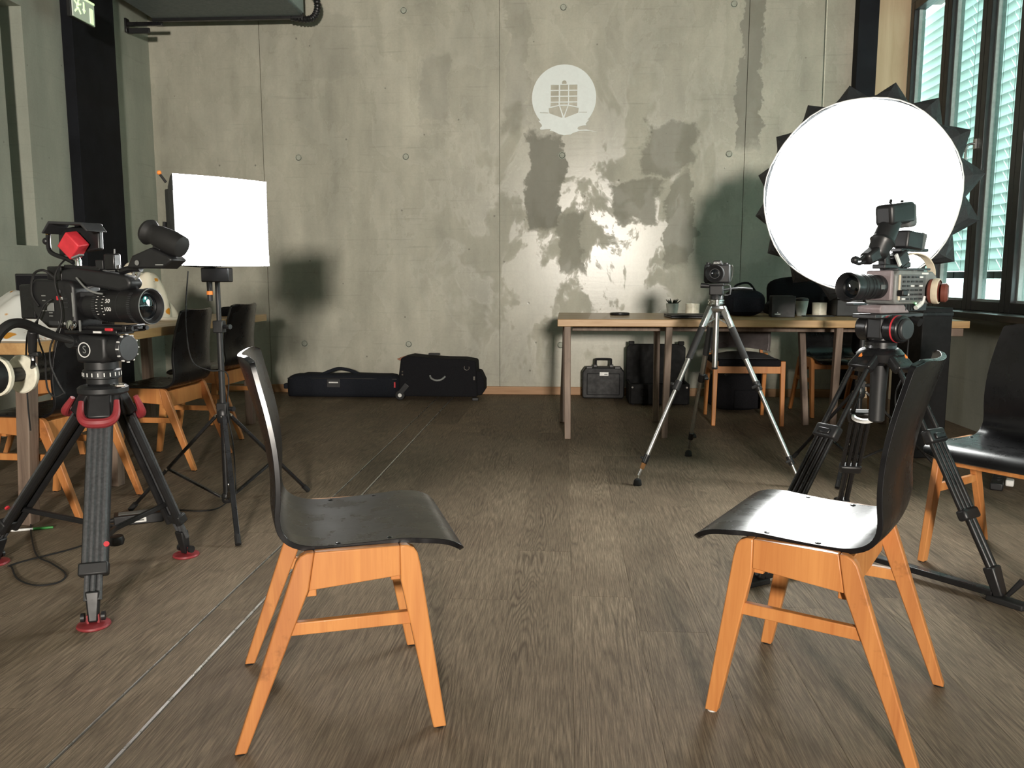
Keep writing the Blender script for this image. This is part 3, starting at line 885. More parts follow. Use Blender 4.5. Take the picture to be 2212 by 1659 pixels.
# ------------------------------------------------------------------ tables
def live_edge_top(x0, x1, y0, y1, z0, z1, wob, axis, seed):
    rnd = random.Random(seed); n = 28
    ph = [rnd.random() * 6.28 for _ in range(4)]
    def wv(t): return wob * (math.sin(t * 3.1 + ph[0]) + 0.5 * math.sin(t * 7.3 + ph[1]) + 0.35 * math.sin(t * 15 + ph[2]))
    poly = []
    if axis == 0:
        for i in range(n + 1):
            x = x0 + (x1 - x0) * i / n; poly.append((x, y0 + wv(x)))
        poly += [(x1, y1), (x0, y1)]
    else:
        poly = [(x0, y0)]
        for i in range(n + 1):
            y = y0 + (y1 - y0) * i / n; poly.append((x1 + wv(y), y))
        poly += [(x0, y1)]
    return MB().prism(poly, z0, z1)
tb = thing('long_table', 'long oak table with rough wooden legs along the back wall at right', 'table')
live_edge_top(-0.043, 2.13, 5.005, 5.96, 0.699, 0.743, 0.004, 0, 2).build('tabletop', M['oak_top'], tb, bevel=0.003)
def tleg(par, p_top, p_bot, w_=0.040, d_=0.05):
    MB().bar(p_top, p_bot, w_, d_, w_ * 0.95, d_ * 0.95, side=(1, 0, 0)).build('leg', M['trestle'], par, bevel=0.003)
tleg(tb, (0.018, 5.04, 0.698), (0.025, 5.03, 0.0)); tleg(tb, (0.010, 5.66, 0.698), (-0.012, 5.62, 0.0))
tleg(tb, (0.637, 5.05, 0.698), (0.630, 5.10, 0.0)); tleg(tb, (0.632, 5.66, 0.698), (0.640, 5.68, 0.0))
tleg(tb, (1.655, 5.06, 0.698), (1.66, 5.12, 0.0)); tleg(tb, (1.60, 5.66, 0.698), (1.640, 5.60, 0.0))
MB().bar((0.05, 5.35, 0.675), (2.05, 5.35, 0.675), 0.05, 0.046, side=(0, 1, 0)).build('apron', M['trestle'], tb, bevel=0.003)
tb2 = thing('corner_table', 'second oak table end showing beside the window sill', 'table', (0, 0, 0))
live_edge_top(2.15, 2.40, 5.02, 5.80, 0.699, 0.741, 0.002, 0, 5).build('tabletop', M['oak_top'], tb2, bevel=0.003)
tleg(tb2, (2.19, 5.06, 0.698), (2.19, 5.06, 0.0)); tleg(tb2, (2.19, 5.38, 0.698), (2.19, 5.38, 0.0))
MB().box((2.28, 5.38, 0.672), (0.22, 0.62, 0.050)).build('apron', M['trestle'], tb2, bevel=0.003); tleg(tb2, (2.19, 5.70, 0.698), (2.19, 5.70, 0.0))

lt = thing('dining_table', 'long oak table with dark wooden legs beside the left wall', 'table')
live_edge_top(-2.93, -2.06, 3.02, 5.55, 0.697, 0.743, 0.004, 1, 9).build('tabletop', M['oak_top_y'], lt, bevel=0.003)
def tlegy(p_top, p_bot): MB().bar(p_top, p_bot, 0.055, 0.065, 0.05, 0.06, side=(1, 0, 0)).build('leg', M['trestle'], lt, bevel=0.003)
tlegy((-2.13, 3.10, 0.696), (-2.17, 3.10, 0.0)); tlegy((-2.85, 3.10, 0.696), (-2.85, 3.10, 0.0))
tlegy((-2.14, 3.74, 0.696), (-2.15, 3.72, 0.0)); tlegy((-2.85, 3.72, 0.696), (-2.85, 3.72, 0.0))
tlegy((-2.14, 5.40, 0.696), (-2.14, 5.40, 0.0)); tlegy((-2.85, 5.40, 0.696), (-2.85, 5.40, 0.0))

# ------------------------------------------------------------------ things on the right table
TZ = 0.7435
def cap():
    p = at_z(1338, 680, TZ); t = thing('lens_cap', 'flat round black lens filter lying on the right table', 'lens cap', (p.x, 5.60, TZ))
    MB().lathe([(0.064, 0), (0.066, 0.004), (0.066, 0.014), (0.062, 0.017), (0.055, 0.017), (0.054, 0.012)], (0, 0, 0), (0, 0, 1), 28).build('ring', M['black_metal'], t)
    MB().lathe([(0.050, 0.012), (0.050, 0.0155), (0.046, 0.017)], (0, 0, 0), (0, 0, 1), 24).build('disc', M['dark_grey'], t)
cap()
def plant():
    t = thing('potted_succulent', 'small dark spiky succulent in a pale grey pot on the right table', 'plant', (0.728, 5.62, TZ))
    MB().lathe([(0.028, 0), (0.033, 0.004), (0.041, 0.055), (0.043, 0.078), (0.040, 0.079), (0.038, 0.068)], (0, 0, 0), (0, 0, 1), 24).build('pot', M['grey_ceramic'], t)
    MB().lathe([(0.0382, 0.064), (0.02, 0.069), (0.0, 0.070)], (0, 0, 0), (0, 0, 1), 20, True, False).build('soil', M['soil'], t)
    rnd = random.Random(4)
    for k in range(13):
        a = k * 2.4; l = 0.060 - 0.002 * k + rnd.random() * 0.008; up_ = 0.35 + 0.05 * k
        d = Vector((math.cos(a), math.sin(a), up_ * 1.6)).normalized()
        b0 = Vector((math.cos(a) * 0.006, math.sin(a) * 0.006, 0.066))
        MB().tube([b0, b0 + d * l * 0.5, b0 + d * l + Vector((0, 0, 0.006))], lambda q: 0.0062 * (1 - q) ** 0.7 + 0.0006, 6, 4).build('leaf', M['leaf_dark'], t)
plant()
def cup(name, x, y, r0, r1, h, mat, label, lid=None):
    t = thing(name, label, 'cup', (x, y, TZ))
    MB().lathe([(r0 * 0.9, 0), (r0, 0.003), (r1, h), (r1 * 0.93, h), (r0 * 0.9, 0.008)], (0, 0, 0), (0, 0, 1), 26).build('bowl', M[mat], t)
    if lid: MB().lathe([(r1 * 0.98, h), (r1 * 1.04, h + 0.004), (r1 * 1.02, h + 0.012), (r1 * 0.8, h + 0.020), (r1 * 0.35, h + 0.022)], (0, 0, 0), (0, 0, 1), 22).build('lid', M[lid], t)
    return t
cup('tea_light_holder', 0.875, 5.70, 0.046, 0.048, 0.075, 'cream_ceramic', 'short cream cup beside the succulent on the right table')
cup('coffee_cup', 1.565, 5.55, 0.030, 0.044, 0.100, 'grey_ceramic', 'tapered pale cup with black lid on the right table', 'black_plastic')
cup('tea_light_holder', 1.715, 5.66, 0.046, 0.048, 0.085, 'cream_ceramic', 'short cream cup on a dark tray near the right camera', None)
tr = MB().box((1.66, 5.53, TZ + 0.003), (0.20, 0.12, 0.006)).build('slate_tray', M['dark_grey'], bevel=0.002); tag(tr, 'thin dark tray in front of the cream cup on the right table', 'tray')
lp = thing('laptop', 'closed black laptop lying on the front edge of the right table', 'laptop', (0.83, 5.27, TZ), R(4))
MB().box((0, 0, 0.007), (0.36, 0.24, 0.012)).build('base', M['black_plastic'], lp, bevel=0.004)
MB().box((0, 0.003, 0.0175), (0.36, 0.24, 0.008)).build('lid', M['dark_grey'], lp, bevel=0.003)
def blob(name, label, cat, loc, size, mat, seed, lump=0.12, extra=None, rz=0, sq=0.6):
    # soft rounded heap or bag: superellipsoid with lumps, flat bottom
    t = thing(name, label, cat, loc, rz)
    rnd = random.Random(seed); ph = [rnd.random() * 6.28 for _ in range(8)]
    mb = MB(); n, m_ = 28, 14; vs = []
    def sg(v, p): return math.copysign(abs(v) ** p, v)
    for i in range(m_ + 1):
        a = -PI / 2 + PI * i / m_
        for k in range(n):
            q = 2 * PI * k / n
            x = sg(math.cos(a), sq) * sg(math.cos(q), sq); y = sg(math.cos(a), sq) * sg(math.sin(q), sq); z = sg(math.sin(a), sq)
            l = 1 + lump * (math.sin(3 * q + ph[0] + 2 * a) * 0.5 + math.sin(5 * q + ph[1] - 3 * a) * 0.3 + math.sin(4 * a + ph[2]) * 0.3)
            zz = z * (1 + lump * math.sin(2 * q + ph[3])) if z > 0 else z
            vs.append((x * l * size[0] / 2, y * l * size[1] / 2, (zz + 1) * size[2] / 2 if zz > -1 else 0))
    fs = []
    for i in range(m_):
        for k in range(n):
            k2 = (k + 1) % n; fs.append((i * n + k, i * n + k2, (i + 1) * n + k2, (i + 1) * n + k))
    mb.add(vs, fs)
    mb.build('body' if extra else 'folds', M[mat], t, angle=80)
    return t
bg_ = blob('shoulder_bag', 'black shoulder bag on the right table behind the silver tripod', 'bag', (1.19, 5.58, TZ), (0.26, 0.22, 0.17), 'navy_fabric', 3, 0.05, True)
MB().tube([(-0.08, 0, 0.14), (-0.05, 0, 0.20), (0.03, 0, 0.215), (0.08, 0, 0.16)], 0.007, 8).build('handle', M['black_fabric'], bg_)
MB().box((0, -0.105, 0.075), (0.18, 0.02, 0.10)).build('front_pocket', M['navy_fabric'], bg_, bevel=0.008)
blob('scarf', 'low heap of black cloth behind the box on the right table', 'cloth', (1.46, 5.66, TZ), (0.22, 0.17, 0.10), 'navy_fabric', 8, 0.18)
bx_ = thing('equipment_box', 'black cardboard box with small white print on the right table', 'box', (1.405, 5.42, TZ), R(-6))
MB().box((0, 0, 0.068), (0.145, 0.13, 0.136)).build('carton', M['dark_grey'], bx_, bevel=0.003)
MB().box((-0.035, -0.0655, 0.020), (0.036, 0.001, 0.007)).build('print_strip', M['white_print'], bx_)
MB().prism([(-0.005, 0), (0.005, 0), (0.0, 0.008)], 0, 0.001, frame((1, 0, 0), (0, 0, 1)), (-0.035, -0.066, 0.027)).build('print_mark', M['white_print'], bx_)
bx2 = thing('equipment_case', 'low black box at the back of the right table under the round softbox', 'box', (1.935, 5.62, TZ), R(0))
MB().box((0, 0, 0.055), (0.30, 0.20, 0.11)).build('tub', M['dark_grey'], bx2, bevel=0.006)
MB().box((0, 0, 0.120), (0.306, 0.206, 0.018)).build('lid', M['dark_grey'], bx2, bevel=0.004)
for xx in (-0.06, 0.06): MB().box((xx, -0.105, 0.108), (0.028, 0.008, 0.03)).build('latch', M['black_metal'], bx2, bevel=0.002)
blob('jacket', 'black jacket heaped at the back of the right table below the round softbox', 'jacket', (1.68, 5.87, TZ), (0.54, 0.14, 0.245), 'black_fabric', 12, 0.14)

# ------------------------------------------------------------------ things on the left table
def cloth_heap(name, label, cat, loc, size, mat, seed, rz, fold):
    t = thing(name, label, cat, loc, rz)
    rnd = random.Random(seed); ph = [rnd.random() * 6.28 for _ in range(10)]
    n = 30; top = []; bot = []
    for i in range(n):
        u = -1 + 2 * i / (n - 1); rt = []; rb = []
        for j in range(n):
            v_ = -1 + 2 * j / (n - 1)
            r_ = min(1, max(abs(u), abs(v_)) ** 1.0)
            rr = math.hypot(u, v_)
            base = fold(u, v_)
            wr_ = 0.06 * math.sin(7 * u + 3 * v_ + ph[0]) + 0.05 * math.sin(5 * v_ - 6 * u + ph[1]) + 0.03 * math.sin(13 * u + ph[2]) * math.cos(9 * v_ + ph[3])
            z = max(0.03, base + wr_ * base * 1.4) * size[2]
            if max(abs(u), abs(v_)) > 0.97: z = 0.004
            ed = 1 + 0.05 * math.sin(9 * (u + v_) + ph[4])
            k_ = 1 - 0.12 * (abs(u * v_)) ** 2
            rt.append(Vector((u * size[0] / 2 * ed * k_, v_ * size[1] / 2 * ed * k_, z))); rb.append(Vector((u * size[0] / 2 * ed * k_, v_ * size[1] / 2 * ed * k_, 0.0)))
        top.append(rt); bot.append(rb)
    MB().sheet(top, bot).build('cloth', M[mat], t, angle=80)
    return t
cloth_heap('tote_bag', 'white cloth bag with small orange print lying on the left table near the viewer', 'bag', (-2.36, 3.36, 0.7435), (0.52, 0.56, 0.25), 'white_cloth', 3, R(8),
           lambda u, v: (1 - u * u) ** 0.7 * (1 - v * v) ** 0.7 * (0.62 + 0.55 * v + 0.15 * u))
jk = cloth_heap('linen_bag', 'tall cream cloth bag with orange print standing on the left table beyond the camera', 'bag', (-2.52, 4.72, 0.7435), (0.34, 0.40, 0.29), 'cream_cloth', 5, R(0),
           lambda u, v: max(0.0, 1 - abs(u) ** 3.2) ** 0.8 * max(0.0, 1 - abs(v) ** 3.0) ** 0.8 * (1.0 - 0.12 * u))
MB().tube([(0.12, -0.14, 0.05), (0.18, -0.16, 0.02), (0.26, -0.1, 0.012), (0.32, -0.02, 0.018), (0.36, 0.02, 0.012)], 0.011, 8).build('strap', M['cream_cloth'], jk)
sp = thing('speaker_box', 'black upright box at the far left behind the white cloth bag', 'speaker', (-2.80, 4.22, 0.7435), R(12))
MB().box((0, 0, 0.135), (0.17, 0.15, 0.27)).build('cabinet', M['dark_grey'], sp, bevel=0.006)
MB().box((0.0, -0.077, 0.135), (0.155, 0.006, 0.25)).build('grille', M['black_fabric'], sp, bevel=0.003)
hat = thing('cap_hat', 'small dark cap lying at the far end of the left table', 'cap', (-2.22, 5.30, 0.7435), R(-20))
MB().lathe([(0.075, 0.0), (0.078, 0.02), (0.066, 0.045), (0.035, 0.058), (0.0, 0.060)], (0, 0, 0), (0, 0, 1), 20, True, False).build('crown', M['black_fabric'], hat)
MB().prism([(0.06, -0.06), (0.12, -0.045), (0.145, 0.0), (0.12, 0.045), (0.06, 0.06)], 0.002, 0.010).build('brim', M['black_fabric'], hat, bevel=0.002)

# ------------------------------------------------------------------ cases and bags along the back wall
def long_bag():
    t = thing('tripod_bag', 'long dark padded bag with a grey label lying against the back wall', 'bag', (-1.84, 6.72, 0))
    n = 26; vs = []; fs = []; k = 18
    for i in range(n):
        x = -0.475 + 0.95 * i / (n - 1); e = min(1.0, min(i, n - 1 - i) / 2.5 + 0.45)
        for j in range(k):
            q = 2 * PI * j / k
            cy = math.copysign(abs(math.cos(q)) ** 0.55, math.cos(q)); cz = math.copysign(abs(math.sin(q)) ** 0.55, math.sin(q))
            hh = 0.100 * (0.86 + 0.14 * e) * (0.98 + 0.02 * math.sin(x * 14)) * (0.92 if x < -0.36 else 1)
            vs.append((x, cy * 0.115 * e, 0.1 + cz * hh * (e ** 0.4) if cz > 0 else 0.1 + cz * 0.1))
    for i in range(n - 1):
        for j in range(k):
            j2 = (j + 1) % k; fs.append((i * k + j, i * k + j2, (i + 1) * k + j2, (i + 1) * k + j))
    fs += [tuple(range(k)), tuple((n - 1) * k + j for j in range(k))]
    MB().add(vs, fs).build('bag_body', M['navy_fabric'], t, angle=70)
    MB().tube([(-0.19, -0.02, 0.185), (-0.12, -0.03, 0.215), (-0.04, -0.03, 0.238), (0.06, -0.03, 0.222), (0.13, -0.02, 0.188)], 0.014, 8).build('carry_handle', M['navy_fabric'], t)
    MB().box((-0.065, -0.114, 0.125), (0.112, 0.006, 0.070)).build('label_patch', M['graphite'], t, bevel=0.004)
    MB().box((-0.065, -0.118, 0.132), (0.078, 0.002, 0.011)).build('label_print', M['white_print'], t)
    MB().box((-0.49, 0.0, 0.085), (0.06, 0.06, 0.045)).build('end_tab', M['navy_fabric'], t, bevel=0.01)
    MB().box((0.445, -0.10, 0.115), (0.012, 0.012, 0.045)).build('red_tab', M['red_bright'], t)
    MB().tube([(-0.46, -0.09, 0.19 - 0.03), (-0.2, -0.105, 0.165), (0.2, -0.105, 0.165), (0.46, -0.09, 0.16)], 0.004, 6).build('zip', M['black_plastic'], t)
long_bag()
def trolley_bag():
    t = thing('roller_bag', 'bulky black roller bag with grey handle lying against the back wall', 'bag', (-1.01, 6.66, 0.012))
    prof = [(-0.335, 0.02), (-0.335, 0.19), (-0.325, 0.26), (-0.315, 0.335), (-0.24, 0.352), (-0.10, 0.338), (0.05, 0.330), (0.20, 0.328), (0.295, 0.312), (0.300, 0.24), (0.310, 0.02)]
    mb = MB(); mb.prism(prof, -0.13, 0.13, frame((1, 0, 0), (0, 0, 1)), (0, 0, 0)); mb.build('bag_body', M['black_fabric'], t, bevel=0.016, seg=3)
    mb = MB(); mb.prism([(0.29, 0.03), (0.29, 0.23), (0.33, 0.225), (0.365, 0.15), (0.365, 0.07), (0.34, 0.03)], -0.10, 0.10, frame((1, 0, 0), (0, 0, 1))); mb.build('end_pocket', M['black_fabric'], t, bevel=0.012)
    MB().tube([(-0.075, -0.138, 0.195), (-0.06, -0.150, 0.172), (-0.02, -0.156, 0.158), (0.02, -0.152, 0.165), (0.05, -0.138, 0.188)], 0.008, 8).build('handle', M['camera_grey'], t)
    MB().tube([(0.225 + 0.021 * math.cos(a), -0.138, 0.262 + 0.021 * math.sin(a)) for a in [R(x) for x in (150, 200, 250, 290, 330, 380)]], 0.0035, 6).build('d_ring', M['chrome'], t)
    MB().box((-0.06, 0.0, 0.358), (0.09, 0.05, 0.014)).build('top_grip', M['dark_grey'], t, bevel=0.004)
    mb = MB(); mb.cyl((-0.325, -0.135, 0.030), (-0.325, -0.105, 0.030), 0.040, None, 18); wh = mb.build('wheel', M['rubber'], t, bevel=0.004)
    MB().cyl((-0.325, -0.138, 0.030), (-0.325, -0.134, 0.030), 0.016, None, 14).build('hub', M['white_plastic'], wh)
    MB().bar((-0.325, -0.128, 0.045), (-0.262, -0.136, 0.12), 0.045, 0.014, side=(0.7, 0, -0.7)).build('wheel_guard', M['graphite'], t, bevel=0.004)
    for zz in (0.20, 0.225): MB().box((-0.30, -0.135, zz), (0.012, 0.01, 0.012)).build('buckle', M['chrome'], t)
    MB().box((0.285, -0.135, 0.175), (0.014, 0.01, 0.03)).build('buckle', M['chrome'], t)
    MB().prism([(-0.30, 0.34), (-0.37, 0.315), (-0.345, 0.305), (-0.31, 0.30)], -0.06, 0.02, frame((1, 0, 0), (0, 0, 1))).build('leather_flap', M['leather'], t, bevel=0.003)
    MB().box((0.29, -0.10, 0.0), (0.05, 0.03, 0.024)).build('rest_foot', M['dark_grey'], t, bevel=0.003)
trolley_bag()
def hard_case():
    t = thing('hard_case', 'small black hard-shell case with handle and white label under the right table', 'case', (0.322, 6.78, 0))
    mb = MB()
    oct_ = [(-0.172, 0.02), (-0.160, 0.006), (0.160, 0.006), (0.172, 0.02), (0.172, 0.225), (0.145, 0.262), (-0.145, 0.262), (-0.172, 0.225)]
    mb.prism(oct_, -0.075, 0.075, frame((1, 0, 0), (0, 0, 1))); mb.build('shell', M['case_grey'], t, bevel=0.010)
    mb = MB(); mb.prism([(-0.135, 0.035), (0.135, 0.035), (0.135, 0.215), (-0.135, 0.215)], 0.070, 0.084, frame((1, 0, 0), (0, 0, 1))); mb.build('front_panel', M['case_grey'], t, bevel=0.006)
    for xx in (-0.115, 0.115): MB().box((xx, -0.06, 0.262), (0.05, 0.05, 0.022)).build('latch', M['black_plastic'], t, bevel=0.004)
    MB().tube([(-0.062, -0.03, 0.258), (-0.062, -0.03, 0.315), (-0.052, -0.03, 0.328), (0.052, -0.03, 0.328), (0.062, -0.03, 0.315), (0.062, -0.03, 0.258)], 0.010, 8, 3).build('handle', M['black_plastic'], t)
    for xx in (-0.066, 0.066): MB().box((xx, -0.03, 0.272), (0.032, 0.034, 0.026)).build('handle_mount', M['black_plastic'], t, bevel=0.004)
    MB().box((0.005, -0.086, 0.190 + 0.02), (0.072, 0.003, 0.030)).build('label_plate', M['white_plastic'], t, bevel=0.001)
    MB().box((0.020, -0.0882, 0.207), (0.026, 0.001, 0.006)).build('label_print', M['camera_grey'], t)
    for zz in (0.07, 0.15): MB().box((0.0, -0.0, zz), (0.352, 0.02, 0.012)).build('rib', M['case_grey'], t, bevel=0.003)
hard_case()
def big_case():
    t = thing('transport_case', 'large black hard-shell case standing open under the right table', 'case', (0.745, 6.60, 0))
    def rr(w_, h0, h1, r_): return [(-w_, h0 + r_), (-w_ + r_, h0), (w_ - r_, h0), (w_, h0 + r_), (w_, h1 - r_), (w_ - r_, h1), (-w_ + r_, h1), (-w_, h1 - r_)]
    fr_ = frame((1, 0, 0), (0, 0, 1))
    # lid standing up behind, open tray in front
    mb = MB(); mb.prism(rr(0.235, 0.13, 0.455, 0.03), -0.05, -0.02, fr_, (0, 0.08, 0)); mb.build('lid', M['case_black'], t, bevel=0.008)
    mb = MB(); mb.prism(rr(0.238, 0.125, 0.460, 0.03), -0.012, 0.012, fr_, (0, 0.105, 0)); mb.build('lid_rim', M['case_black'], t, bevel=0.005)
    for sx in (-1, 1):
        MB().box((sx * 0.225, -0.05, 0.09), (0.02, 0.30, 0.16)).build('side', M['case_black'], t, bevel=0.006)
        MB().box((sx * 0.20, 0.09, 0.468), (0.045, 0.04, 0.03)).build('latch', M['case_black'], t, bevel=0.004)
        MB().box((sx * 0.12, -0.212, 0.10), (0.05, 0.014, 0.06)).build('latch', M['case_black'], t, bevel=0.004)
        MB().cyl((sx * 0.21, -0.205, 0.145), (sx * 0.21, -0.215, 0.145), 0.008, None, 10).build('rivet', M['chrome'], t)
    MB().box((0, -0.20, 0.09), (0.45, 0.02, 0.16)).build('front', M['case_black'], t, bevel=0.006)
    MB().box((0, -0.05, 0.018), (0.45, 0.30, 0.02)).build('bottom', M['case_black'], t, bevel=0.006)
    MB().box((0, -0.05, 0.085), (0.42, 0.28, 0.11)).build('foam', M['black_fabric'], t, bevel=0.006)
    for yy in (-0.16, 0.06):
        for sx in (-1, 1): MB().cyl((sx * 0.2, yy, 0), (sx * 0.2, yy, 0.01), 0.014, None, 10).build('foot', M['rubber'], t)
big_case()
tc_ = thing('flight_case', 'tall plain black case standing upright right of the big camera', 'case', (2.0, 4.72, 0), R(8))
MB().box((0, 0, 0.42), (0.17, 0.28, 0.83)).build('body', M['case_black'], tc_, bevel=0.006)
for zz in (0.06, 0.80): MB().box((0, 0, zz), (0.176, 0.286, 0.02)).build('edge_band', M['black_metal'], tc_, bevel=0.003)
MB().tube([(-0.02, -0.142, 0.50), (-0.02, -0.165, 0.49), (-0.02, -0.165, 0.40), (-0.02, -0.142, 0.39)], 0.006, 8, 3).build('handle', M['case_black'], tc_)
for sx in (-1, 1):
    for sy in (-1, 1): MB().cyl((sx * 0.06, sy * 0.11, 0), (sx * 0.06, sy * 0.11, 0.012), 0.014, None, 10).build('foot', M['rubber'], tc_)
# rucksack under the table behind the upholstered chair
rk = blob('rucksack', 'dark rucksack slumped on the floor under the right table', 'bag', (1.30, 6.25, 0), (0.42, 0.28, 0.30), 'black_fabric', 21, 0.10, True)
MB().tube([(-0.10, -0.10, 0.27), (-0.02, -0.12, 0.33), (0.08, -0.10, 0.29)], 0.010, 8).build('grab_loop', M['dark_grey'], rk)
MB().box((0.06, -0.14, 0.10), (0.20, 0.03, 0.14)).build('pocket', M['black_fabric'], rk, bevel=0.01)

# ------------------------------------------------------------------ square softbox on a light stand (left)
def light_stand(t, feet, z_hub, pole_top, mat='black_metal'):
    # t at the stand's foot point; feet are local floor points
    MB().cyl((0, 0, 0.055), (0, 0, 0.46), 0.0145, None, 14).build('lower_tube', M[mat], t)
    MB().cyl((0, 0, 0.44), (0, 0, 0.80), 0.0125, None, 14).build('middle_tube', M['dark_grey'], t)
    MB().cyl((0, 0, 0.79), (0, 0, pole_top), 0.0100, None, 14).build('upper_tube', M['dark_grey'], t)
    for z in (0.455, 0.795):
        cl = MB().box((0, 0, z), (0.042, 0.040, 0.050)).build('clamp', M['dark_grey'], t, bevel=0.004)
        MB().cyl((0.02, 0, z), (0.05, -0.01, z), 0.008, 0.011, 10).build('knob', M['black_plastic'], cl)
    MB().lathe([(0.020, -0.03), (0.026, -0.02), (0.026, 0.02), (0.020, 0.03)], (0, 0, z_hub), (0, 0, 1), 14).build('hub', M['black_plastic'], t)
    MB().lathe([(0.018, -0.02), (0.022, -0.012), (0.022, 0.012), (0.018, 0.02)], (0, 0, 0.075), (0, 0, 1), 14).build('lower_hub', M['black_plastic'], t)
    for f in feet:
        f = Vector(f); d = Vector((f.x, f.y, 0)).normalized()
        p0 = d * 0.030 + Vector((0, 0, z_hub)); p1 = Vector((f.x, f.y, 0.010))
        lg = MB().bar(p0, p1, 0.020, 0.012, side=Vector((-d.y, d.x, 0))).build('leg', M[mat], t, bevel=0.002)
        MB().cyl(p1 + (p0 - p1).normalized() * 0.035, p1 - (p0 - p1).normalized() * 0.004, 0.0115, None, 10).build('rubber_foot', M['rubber'], lg)
        mid = p0.lerp(p1, 0.56); q0 = d * 0.022 + Vector((0, 0, 0.075))
        MB().bar(q0, mid, 0.014, 0.009, side=Vector((-d.y, d.x, 0))).build('brace', M[mat], t, bevel=0.001)
        for q in (p0, mid, q0):
            s_ = Vector((-d.y, d.x, 0)) * 0.013
            if s_.y > 0: s_ = -s_
            MB().cyl(q, q + s_, 0.0062, 0.005, 10).build('rivet', M['chrome'], t)
sl = thing('square_softbox', 'glowing square softbox on a thin black light stand at left', 'studio light', (-1.413, 3.272, 0))
o_ = Vector((-1.413, 3.272, 0))
light_stand(sl, [Vector((-1.208, 2.877, 0)) - o_, Vector((-1.191, 3.656, 0)) - o_, Vector((-1.847, 3.291, 0)) - o_], 0.425, 1.02)
hd = R(-40)
nrm = Vector((math.cos(hd), math.sin(hd), 0)); sid = Vector((-math.sin(hd), math.cos(hd), 0))   # sid: away from the viewer (photo right)
fc = Vector((-1.352, 3.215, 1.213)) - o_
def sq(w_, h_, d, bul=0):
    c = fc - nrm * d
    return [c - sid * w_ / 2 - Vector((0, 0, h_ / 2)), c + sid * w_ / 2 - Vector((0, 0, h_ / 2)), c + sid * w_ / 2 + Vector((0, 0, h_ / 2)), c - sid * w_ / 2 + Vector((0, 0, h_ / 2))]
W_, H_ = 0.388, 0.340
mb = MB()
a, b, c2 = sq(W_ + 0.004, H_ + 0.004, 0.004), sq(W_ - 0.02, H_ - 0.01, 0.05), sq(0.30, 0.27, 0.15)
mb.add(a + b + c2, [(0, 1, 5, 4), (1, 2, 6, 5), (2, 3, 7, 6), (3, 0, 4, 7), (4, 5, 9, 8), (5, 6, 10, 9), (6, 7, 11, 10), (7, 4, 8, 11), (8, 9, 10, 11)])
mb.build('fabric_hood', M['softbox_fabric'], sl, smooth=False)
top = []; bot = []
for i in range(13):
    u = -1 + i / 6; rt = []; rb = []
    for j in range(13):
        v_ = -1 + j / 6
        pin = 1 - 0.018 * (1 - v_ * v_) * 0 
        cw = 1 - 0.020 * (1 - u * u) * abs(v_) ** 3 * 0
        x = u * W_ / 2 * (1 - 0.022 * (1 - v_ * v_)); z = v_ * H_ / 2 * (1 - 0.018 * (1 - u * u) * (-1))
        p = fc + sid * x + Vector((0, 0, z)) + nrm * (0.010 * (1 - u * u) * (1 - v_ * v_))
        rt.append(p); rb.append(p - nrm * 0.006)
    top.append(rt); bot.append(rb)
MB().sheet(top, bot).build('diffuser', M['soft_face_left'], sl)
bc = fc - nrm * 0.17
MB().box(bc, (0.05, 0.29, 0.26), Matrix.Rotation(hd, 3, 'Z')).build('led_panel', M['black_plastic'], sl, bevel=0.005)
MB().tube([bc + sid * 0.16, bc + sid * 0.16 - Vector((0, 0, 0.14)), bc - Vector((0, 0, 0.17)), bc - sid * 0.16 - Vector((0, 0, 0.14)), bc - sid * 0.16], 0.008, 8, 4).build('yoke', M['black_metal'], sl)
MB().box((0.0, 0.0, 1.005), (0.115, 0.05, 0.058)).build('control_box', M['black_plastic'], sl, bevel=0.005)
MB().tube([(0, 0, 1.02), bc - Vector((0, 0, 0.17))], 0.012, 10, 0).build('spigot', M['black_metal'], sl)
MB().cyl((-0.028, -0.012, 0.985), (-0.028, -0.012, 0.90), 0.012, 0.010, 12).build('battery_grip', M['dark_grey'], sl)
MB().cyl((-0.028, -0.012, 0.940), (-0.028, -0.012, 0.925), 0.0128, None, 12).build('orange_band', M['orange'], sl)
cn = fc - nrm * 0.13 - sid * 0.165 + Vector((0, 0, 0.150))
MB().tube([cn, cn + Vector((-0.02, -0.005, 0.03))], 0.005, 8, 0).build('rod_end', M['dark_grey'], sl)
MB().ball(cn + Vector((-0.022, -0.006, 0.036)), 0.009, 10, 6).build('orange_tip', M['orange'], sl)

# ------------------------------------------------------------------ big round softbox (right)
so = thing('round_softbox', 'huge glowing round softbox with black fluted rim at right', 'studio light', (1.50, 4.22, 0))
oo = Vector((1.50, 4.22, 0))
light_stand(so, [(0.42, -0.05, 0), (-0.22, 0.33, 0), (-0.20, -0.34, 0)], 0.42, 1.30)
h2 = R(-122); pt = R(-4)
n2 = Vector((math.cos(h2) * math.cos(pt), math.sin(h2) * math.cos(pt), math.sin(pt)))
s2 = Vector((-math.sin(h2), math.cos(h2), 0)).normalized(); u2 = n2.cross(s2).normalized()
if u2.z < 0: u2 = -u2
cc = Vector((1.361, 4.0, 1.374)) - oo
RD = 0.437
mb = MB(); NT = 16; ring = []
def rp(rad, a, d): return cc + s2 * (rad * math.cos(a)) + u2 * (rad * math.sin(a)) - n2 * d
rows = []
def rowf(rt, rv, d):
    r_ = []
    for k in range(NT):
        a = 2 * PI * (k + 0.35) / NT
        r_ += [rp(rv, a - PI / NT, d), rp((rt * 0.40 + rv * 0.60), a - PI / NT * 0.55, d), rp(rt, a, d), rp((rt * 0.40 + rv * 0.60), a + PI / NT * 0.55, d)]
    return r_
